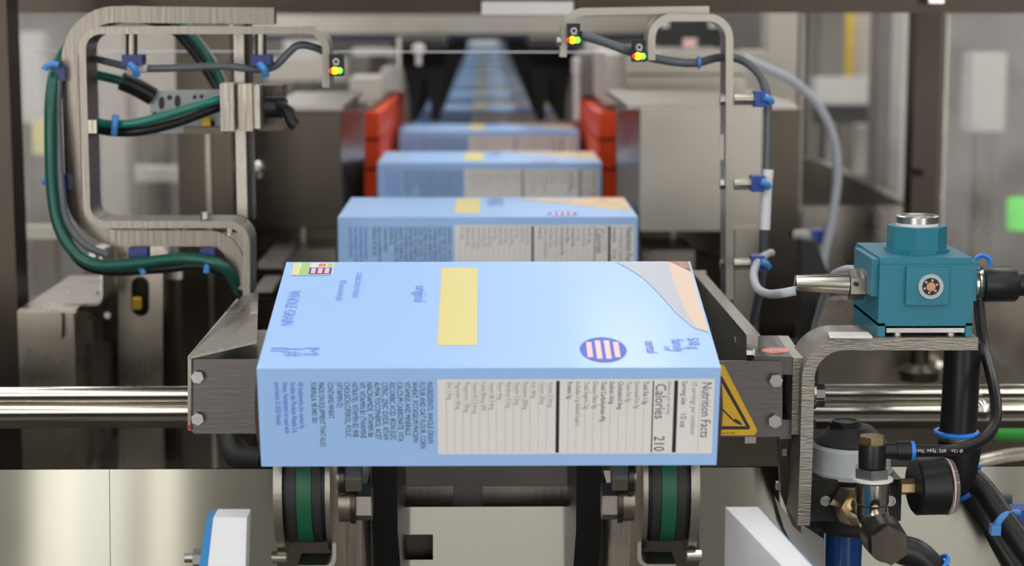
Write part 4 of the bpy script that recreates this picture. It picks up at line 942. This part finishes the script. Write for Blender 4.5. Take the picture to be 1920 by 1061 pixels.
for x in (1240, 1330): part('corner_light', MB().pbox(x, 40, x + 14, 52, 3.39, .01, bevel=.003), 'white_paint', t)

# orange side belts wrapped round vertical rollers
for sx in (-1, 1):
    side = 'left' if sx < 0 else 'right'
    D = 2.92
    xo = P(680 if sx < 0 else 1158, 260, D).x; xi_ = P(716 if sx < 0 else 1118, 260, D).x
    xf = P(757 if sx < 0 else 1076, 200, 3.7).x
    t = thing('side_belt', 'orange three-band side belt gripping the cartons on the %s' % side, 'belt', (xo, 3.0, P(700, 420, D).z), 'orange side belts')
    zs = [P(700, 208, D).z, P(700, 262, D).z, P(700, 318, D).z, P(700, 425, D).z]
    for k in range(3):
        prof = [Vector((xo, D + .03, 0)), Vector((xo, D + .004, 0)), Vector((xo + (xi_ - xo) * .1, D, 0)), Vector((xi_ - (xi_ - xo) * .15, D, 0))]
        for j in range(1, 6):
            a = j / 5; prof.append(Vector((xi_ - (xi_ - xo) * .15 * (1 - a), D + .05 * a * a, 0)))
        prof.append(Vector((xf, 3.75, 0))); prof.append(Vector((xf - (xi_ - xo) * .35, 3.80, 0))); prof.append(Vector((xo, 3.2, 0)))
        mb = MB().prism([p + Vector((0, 0, zs[k + 1] + .0025)) for p in prof], (0, 0, zs[k] - zs[k + 1] - .005), bevel=.001)
        part('belt_band', mb, 'orange', t)
    core = [Vector((xo, D + .02, 0)), Vector((xi_ - (xi_ - xo) * .2, D + .02, 0)), Vector((xf - (xi_ - xo) * .1, 3.75, 0)), Vector((xo, 3.2, 0))]
    part('belt_core', MB().prism([p + Vector((0, 0, zs[3])) for p in core], (0, 0, zs[0] - zs[3] - .003)), 'orange_joint', t, 'dark joint between the bands')
    part('top_cover', MB().prism([p + Vector((0, 0, zs[0] - .001)) for p in [Vector((xo, D + .04, 0)), Vector((xi_ - (xi_ - xo) * .5, D + .04, 0)), Vector((xf - (xi_ - xo) * .4, 3.6, 0)), Vector((xo, 3.4, 0))]], (0, 0, .006)), 'steel', t)
    part('leg', MB().box((xo - .0, 3.0, 0), (xo - sx * .03, 3.05, zs[3])), 'steel_dark', t)
t = thing('guide_box', 'cream box on the left side belt beside the carton line', 'box', P(690, 185, 3.3))
part('box_body', MB().pbox(655, 146, 712, 192, 3.2, .16, bevel=.003), 'cream', t)
part('box_body', MB().pbox(714, 130, 755, 172, 3.5, .2, bevel=.003), 'white_paint', t)
part('rod', MB().cyl(P(748, 70, 3.4), P(748, 132, 3.4), .006, n=12), 'chrome', t)
t = thing('guide_rod', 'thin pale rod with round knobs beside the right orange belt', 'rod', P(1082, 180, 3.3))
part('rod', MB().cyl(P(1081, 112, 3.3), P(1083, 225, 3.3), .006, n=12), 'white_paint', t)
for y in (115, 130): part('knob', MB().lathe(P(1081, y, 3.3), (0, 0, 1), [(-.008, .001), (-.005, .008), (.005, .008), (.008, .001)], n=16), 'white_paint', t)
t = thing('guide_rod', 'thin pale rod with a white knob left of the black pushers', 'rod', P(785, 110, 3.35))
part('rod', MB().cyl(P(785, 95, 3.35), P(785, 122, 3.35), .005, n=12), 'white_paint', t)
part('knob', MB().lathe(P(785, 92, 3.35), (0, 0, 1), [(-.010, .001), (-.006, .011), (.006, .011), (.010, .001)], n=16), 'white_paint', t)

# black pusher fingers above the cartons
ZTIP = TOP_Z + .004
xm = P(915, 300, 3.4).x
def finger(mb, x, y, w, zt, w2):
    # tapered finger: narrow tip, wider root
    zm = ZTIP + .035
    for (za, zb_, wa, wb) in ((ZTIP, zm, w * .5, w * .55), (zm, zt, w * .55, w2)):
        mb._faces([(x - wa, y, za), (x + wa, y, za), (x + wa, y + .018, za), (x - wa, y + .018, za), (x - wb, y, zb_), (x + wb, y, zb_), (x + wb, y + .018, zb_), (x - wb, y + .018, zb_)],
                  [(0, 1, 2, 3), (4, 7, 6, 5), (0, 4, 5, 1), (1, 5, 6, 2), (2, 6, 7, 3), (3, 7, 4, 0)], 'black_matte')
proto = None
ys = [3.45 + .20 * k for k in range(30)]
for sx in (-1, 1):
    for k, y in enumerate(ys):
        lab = 'nearest pair of black pusher fingers touching a carton top, %s row' % ('left' if sx < 0 else 'right') if k == 0 else 'black pusher finger pair further down the %s row above the cartons' % ('left' if sx < 0 else 'right')
        if k == 0:
            t = thing('pusher', lab, 'pusher', (xm + sx * .11, y, ZTIP), 'black pushers over the cartons')
            zt = P(800, 96, 3.45).z
            for dx in (-.0175, .0195):
                mb = MB(); finger(mb, xm + sx * (.112 + dx), y, .016, zt, .024); part('finger', mb, 'black_matte', t)
            part('carrier', MB().box((xm + sx * .112 - .040, y, zt - .03), (xm + sx * .112 + .040, y + .03, zt + .006), bevel=.003), 'black_matte', t)
            proto = t
        else:
            t = copy_tree(proto); t.location = (xm + sx * .11, y, ZTIP); t['label'] = lab
single('pusher_rail', MB().box((xm - .17, 3.4, P(800, 96, 3.45).z + .006), (xm - .075, 9.6, P(800, 96, 3.45).z + .022), bevel=.002), 'dark_grey', 'long dark rail above the left row of black pushers', 'rail')
single('pusher_rail', MB().box((xm + .075, 3.4, P(800, 96, 3.45).z + .006), (xm + .17, 9.6, P(800, 96, 3.45).z + .022), bevel=.002), 'dark_grey', 'long dark rail above the right row of black pushers', 'rail')
single('exit_cover', MB().pbox(880, 62, 934, 112, 9.9, .3, bevel=.01), 'white_paint', 'white box at the far end of the carton line', 'box')

# overhead beams
single('overhead_beam', MB().pbox(-200, -60, 2200, 24, 2.25, .05, bevel=.002), 'steel_post', 'dark horizontal machine beam along the top edge of the picture', 'beam')
single('overhead_beam', MB().pbox(430, 28, 1330, 64, 3.75, .06, bevel=.012), 'steel_bright', 'pale rounded cross beam above the black pushers', 'beam')
single('overhead_beam', MB().pbox(440, 63, 1240, 74, 3.78, .08, bevel=.002), 'navy', 'thin dark blue strip under the pale cross beam', 'beam')
single('ceiling_board', MB().pbox(903, 3, 1075, 27, 2.23, .012, bevel=.002), 'white_paint', 'white board above the pale cross beam, over the carton line', 'board')
single('stretched_wire', MB().cyl(P(60, 96, 2.1), P(1240, 98, 2.1), .0006, n=8), 'white_label', 'thin pale wire stretched across above the cartons', 'wire')

# ================================================================== MACHINE FRAME POSTS
t = thing('frame_post', 'dark steel upright post at the left edge of the picture', 'post', P(10, 880, 1.95), 'steel frame posts')
part('post_body', MB().box((P(-70, 400, 1.95).x, 1.95, .3), (P(26, 400, 1.95).x, 2.0, CH + .4), bevel=.002), 'steel_post', t)
t = thing('frame_post', 'dark steel upright post behind the teal housing, right side', 'post', P(1735, 880, 2.8), 'steel frame posts')
part('post_body', MB().box((P(1713, 200, 2.8).x, 2.8, .3), (P(1762, 200, 2.8).x, 2.85, CH + .4), bevel=.002), 'steel_post', t)
part('bolt', MB().cyl(P(1725, 323, 2.79), P(1720, 323, 2.78), .006, n=12), 'chrome', t)
part('top_cap', MB().pbox(1742, -5, 1770, 6, 2.22, .02), 'chrome', t)
t = thing('frame_post', 'broad brownish steel column right of the bright housing', 'post', P(1465, 700, 2.55), 'steel frame posts')
part('post_body', MB().pbox(1424, 205, 1495, 900, 2.50, .15, bevel=.002), 'steel_dark', t)
part('lit_top_face', MB().prism([P(1424, 205, 2.5), P(1495, 205, 2.5), P(1480, 190, 2.62), P(1424, 190, 2.62)], (0, 0, .002)), 'steel_bright', t)  # light on the column top, put in as a brighter steel
t = thing('frame_post', 'dark steel column behind the pole, left of the carton line', 'post', P(390, 880, 2.3), 'steel frame posts')
part('post_body', MB().pbox(338, 60, 440, 900, 2.35, .08, bevel=.002), 'steel_dark', t)
part('post_edge', MB().pbox(392, 200, 400, 900, 2.345, .01), 'steel', t)

# guard panels (clear polycarbonate)
for x0, x1, y0, y1, D, lab in ((28, 345, 20, 900, 2.45, 'clear scratched guard panel at upper left behind the C-shaped bracket'), (1762, 2150, 26, 900, 2.83, 'hazy clear guard panel at the right edge'), (1500, 1712, 26, 400, 2.83, 'clear guard panel between the brown column and the right post')):
    t = thing('guard_panel', lab, 'guard panel', P((x0 + x1) / 2, y1, D), 'clear guard panels')
    part('sheet', MB().pbox(x0, y0, x1, y1, D, .005), 'guard_clear' if x0 == 1500 else 'guard', t)
    part('edge_strip', MB().pbox(x0, y0, x0 + 5, y1, D - .002, .01), 'steel', t)

# ================================================================== LEFT LOWER STRUCTURE
t = thing('slotted_plate', 'tall steel plate with an oblong slot below the C-shaped bracket', 'steel plate', P(260, 880, 2.0))
def slotplate(mb, x0, y0, x1, y1, sx0, sy0, sx1, sy1, D, th):
    n = 8; rw = (sx1 - sx0) / 2; cxx = (sx0 + sx1) / 2; hole = []
    for k in range(n + 1): a = PI + PI * k / n; hole.append((cxx + rw * math.cos(a), sy0 + rw + rw * math.sin(a)))
    for k in range(n + 1): a = PI * k / n; hole.append((cxx + rw * math.cos(a), sy1 - rw + rw * math.sin(a)))
    left = [(x0, y0), (cxx, y0)] + [(cxx, sy0)] + [p for p in hole[:n // 2 + 1]][::-1] + [p for p in hole[n + 1 + n // 2:]][::-1] + [(cxx, sy1), (cxx, y1), (x0, y1)]
    right = [(cxx, y0), (x1, y0), (x1, y1), (cxx, y1), (cxx, sy1)] + [p for p in hole[n + 1:n + 1 + n // 2 + 1]][::-1] + [p for p in hole[n // 2:n + 1]][::-1] + [(cxx, sy0)]
    def ded(l):
        o = []
        for p in l:
            if not o or (abs(p[0] - o[-1][0]) + abs(p[1] - o[-1][1])) > .2: o.append(p)
        return o
    mb.ppoly(ded(left), D, th); mb.ppoly(ded(right), D, th)
mb = MB(); slotplate(mb, 222, 462, 305, 900, 246, 518, 280, 594, 2.0, .005); part('plate_body', mb, 'steel_v', t)
part('return_flange', MB().pbox(190, 468, 222, 640, 2.02, .004), 'steel_dark', t)
part('return_flange', MB().pbox(305, 505, 340, 900, 2.04, .004), 'steel_dark', t)
part('bright_tab', MB().pbox(304, 502, 341, 524, 2.03, .01, bevel=.001), 'steel_bright', t)
part('backing', MB().pbox(230, 500, 300, 620, 2.06, .01), 'black', t, 'black sheet standing in for the shade behind the slot')  # black sheet put in for the shade seen through the slot
part('yellow_cap', MB().pbox(247, 560, 262, 580, 2.04, .01, bevel=.002), 'yellow_paint', t, 'yellow cap seen through the slot')
for y in (536, 591): part('rivet', MB().cyl(P(201, y, 2.02), P(201, y, 2.012), .0035, n=14), 'zinc', t)
part('top_hood', MB().bent([(172, 500), (172, 466), (310, 466), (310, 500)], 1.99, .007, .02, r=.02), 'steel_bright', t)
part('stepped_edge', MB().bent([(119, 580), (120, 572), (185, 570), (190, 556), (189, 470)], 1.93, .0028, .06, r=.010), 'steel_bright', t)
t = thing('side_cabinet', 'low stainless cabinet with a rounded lid flap at the left', 'cabinet', P(90, 880, 1.9))
part('cabinet_body', MB().pbox(38, 582, 143, 900, 1.90, .25, bevel=.003), 'steel_v', t)
part('lid_flap', rplate(34, 584, 116, 637, 1.893, .003, MB(), 'steel', r=10), 'steel', t)
part('lid_edge', MB().pbox(36, 579, 143, 587, 1.888, .012, bevel=.001), 'steel_bright', t)
part('side_strip', MB().pbox(150, 600, 178, 900, 1.96, .02), 'steel', t)
part('inner_panel', MB().pbox(120, 575, 230, 900, 2.10, .01), 'steel_dark', t)
single('diagonal_brace', MB().prism([P(56, 580, 2.2), P(70, 582, 2.2), P(172, 512, 2.2), P(160, 504, 2.2)], (0, .01, 0)), 'steel_bright', 'bright diagonal brace at left above the low cabinet', 'brace')
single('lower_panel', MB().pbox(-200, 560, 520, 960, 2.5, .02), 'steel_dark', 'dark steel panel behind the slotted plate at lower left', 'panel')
single('background_rail', MB().pbox(28, 424, 110, 448, 2.456, .03, bevel=.002), 'steel_bright', 'pale horizontal rail behind the left green hose', 'rail')
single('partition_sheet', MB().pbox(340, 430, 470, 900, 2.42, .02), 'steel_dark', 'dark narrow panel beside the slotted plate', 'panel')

# ================================================================== RIGHT LOWER STRUCTURE
t = thing('side_cabinet', 'brownish steel cabinet wall behind the teal housing and bracket', 'cabinet', P(1650, 880, 2.3))
part('cabinet_body', MB().pbox(1500, 386, 1716, 640, 3.0, .3, bevel=.003), 'steel', t)
part('front_panel', MB().pbox(1535, 560, 2150, 735, 2.20, .02, bevel=.001), 'steel_v', t)
part('top_edge', MB().pbox(1840, 553, 2150, 562, 2.19, .03), 'steel', t)
for x, y in ((1757, 688), ): part('bolt', MB().lathe(P(x, y, 2.19), (0, -1, 0), [(-.01, .009), (.01, .009), (.013, .005), (.014, .001)], n=16), 'chrome', t)
part('round_foot', MB().lathe(P(1722, 712, 2.16), (0, 0, 1), [(0, .022), (.012, .024), (.02, .012), (.05, .010)], n=20), 'steel_dark', t)
single('diagonal_brace', MB().prism([P(1848, 655, 2.1), P(1858, 650, 2.1), P(1960, 738, 2.1), P(1950, 746, 2.1)], (0, .01, 0)), 'steel_bright', 'bright diagonal edge at right beside the black hose', 'brace')
single('sloped_cover', MB().ppoly([(1500, 296), (1540, 304), (1712, 386), (1712, 420), (1500, 420)], 3.02, .04), 'steel_post', 'dark sloped cover under the slanting pale brace in the right window', 'cover')
single('diagonal_brace', MB().prism([P(1530, 300, 3.0), P(1568, 308, 3.0), P(1705, 372, 3.0), P(1700, 384, 3.0)], (0, .01, 0)), 'steel_bright', 'slanting pale brace in the right background window', 'brace')
single('dark_wedge', MB().ppoly([(1503, 450), (1530, 452), (1570, 560), (1590, 640), (1600, 760), (1503, 760)], 2.25, .03), 'dark_grey', 'dark slanting plate left of the teal housing', 'plate')
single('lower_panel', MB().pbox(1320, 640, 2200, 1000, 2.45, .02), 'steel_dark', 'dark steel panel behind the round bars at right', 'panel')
single('cap_nut', MB().lathe(P(1841, 768, 1.60), (0, -1, 0), [(-.01, .008), (.004, .008), (.008, .0055), (.009, .001)], n=20), 'chrome', 'polished cap nut on the round bars at right', 'nut')
single('indicator_lamp', MB().cyl(P(1868, 812, 2.40), P(1990, 816, 2.40), (.008), n=14), 'dim_green', 'blurred green light low at the right edge', 'lamp')
single('curved_duct', MB().tube([P(1780, 905, 1.80), P(1830, 878, 1.80), P(1900, 862, 1.80), P(1990, 858, 1.80)], .011, n=18, m='steel'), 'steel', 'curved brushed pipe behind the slanting hoses at lower right', 'pipe')
single('cable_bundle', MB().tube([P(430, 810, 1.62), P(440, 845, 1.58), P(462, 862, 1.56), P(505, 866, 1.54)], .012, n=14, m='dark_grey'), 'dark_grey', 'dark curved hose under the left front plate', 'hose')

# ================================================================== FAR BACKGROUND
bg = [
 ('background_cabinet', (1538, 26, 1584, 150), 5.0, 'grey_paint', 'grey cabinet strip in the far right window', 'cabinet'),
 ('background_post', (1583, 26, 1601, 145), 5.1, 'yellow_paint', 'yellow post in the far right background', 'post'),
 ('background_cabinet', (1601, 26, 1640, 150), 5.2, 'cream', 'cream cabinet beside the yellow post', 'cabinet'),
 ('background_table', (1530, 145, 1642, 196), 4.95, 'white_paint', 'pale work table below the yellow post', 'table'),
 ('background_shelf', (1535, 198, 1645, 232), 4.7, 'black', 'black gap box below the pale work table', 'box'),
 ('background_crate', (1560, 236, 1640, 330), 4.82, 'cream', 'beige crate in the right window above the brace', 'crate'),
 ('background_post', (1646, 20, 1682, 345), 3.6, 'grey_paint', 'purplish grey post in the right window', 'post'),
 ('background_post', (1689, 20, 1714, 372), 3.4, 'white_paint', 'white upright strip beside the right frame post', 'post'),
 ('background_post', (1496, 26, 1512, 400), 3.9, 'dark_grey', 'dark thin upright right of the brown column', 'post'),
 ('background_cabinet', (1440, 24, 1496, 196), 3.5, 'cream', 'beige cabinet above the brown column', 'cabinet'),
 ('background_panel', (1822, 100, 1886, 246), 4.2, 'white_paint', 'bright frosted rectangle behind the right guard panel', 'panel'),
 ('background_cabinet', (186, 60, 236, 420), 3.9, 'cream', 'pale green-white column inside the C-shaped bracket', 'cabinet'),
 ('background_cabinet', (250, 60, 338, 230), 4.4, 'cream', 'pinkish cream cabinet behind the perforated plate', 'cabinet'),
 ('background_table', (240, 316, 336, 340), 4.2, 'white_paint', 'white rail low inside the C-shaped bracket', 'rail'),
 ('background_cabinet', (500, 110, 650, 152), 4.6, 'cream', 'cream box behind the left sensor', 'cabinet'),
 ('background_cabinet', (532, 70, 600, 115), 4.9, 'white_paint', 'white box under the pale cross beam at left', 'cabinet'),
 ('background_table', (660, 92, 756, 104), 4.3, 'white_paint', 'white shelf edge left of the black pushers', 'shelf'),
 ('background_cabinet', (660, 104, 740, 135), 4.5, 'grey_paint', 'grey box below the white shelf edge', 'cabinet'),
 ('background_cabinet', (40, 60, 80, 230), 5.0, 'white_paint', 'bright blurred cabinet at the far left window', 'cabinet'),
 ('background_drum', (60, 230, 100, 290), 4.6, 'yellow_soft', 'yellowish blurred drum behind the left green hose', 'drum'),
 ('background_cabinet', (1090, 76, 1136, 100), 4.2, 'white_paint', 'small white box above the right orange belt', 'box'),
 ('background_cabinet', (1390, 96, 1440, 190), 3.3, 'cream', 'cream box between the right bent bar and the column', 'cabinet'),
]
for n_, (x0, y0, x1, y1), D, m, lab, cat in bg:
    t = thing(n_, lab, cat, (P((x0 + x1) / 2, y1, D).x, D + .1, 0))
    mb = MB().pbox(x0, y0, x1, y1, D, .09, bevel=.01)
    part('body', mb, m, t)
    zb_ = P((x0 + x1) / 2, y1, D).z; xm_ = P((x0 + x1) / 2, y1, D).x
    part('pedestal', MB().box((xm_ - .02, D + .02, 0), (xm_ + .02, D + .06, zb_ + .01)), 'steel_dark', t)
single('beacon_lamp', MB().cyl(P(223, 398, 4.0), P(223, 362, 4.0), .012, n=16), 'beacon', 'green beacon light inside the C-shaped bracket', 'lamp')
single('beacon_lamp', MB().cyl(P(1908, 430, 4.0), P(1908, 372, 4.0), .022, n=16), 'beacon', 'green beacon light behind the right guard panel', 'lamp')
# large machine masses far back that close the view
single('background_machine', MB().box((-3.0, 6.2, 0), (-.62, 6.9, 2.0), bevel=.02), 'wall', 'large grey-beige machine across the left background', 'machine')
single('background_machine', MB().box((.62, 6.2, 0), (3.2, 6.9, 1.9), bevel=.02), 'grey_paint', 'large grey machine across the right background', 'machine')
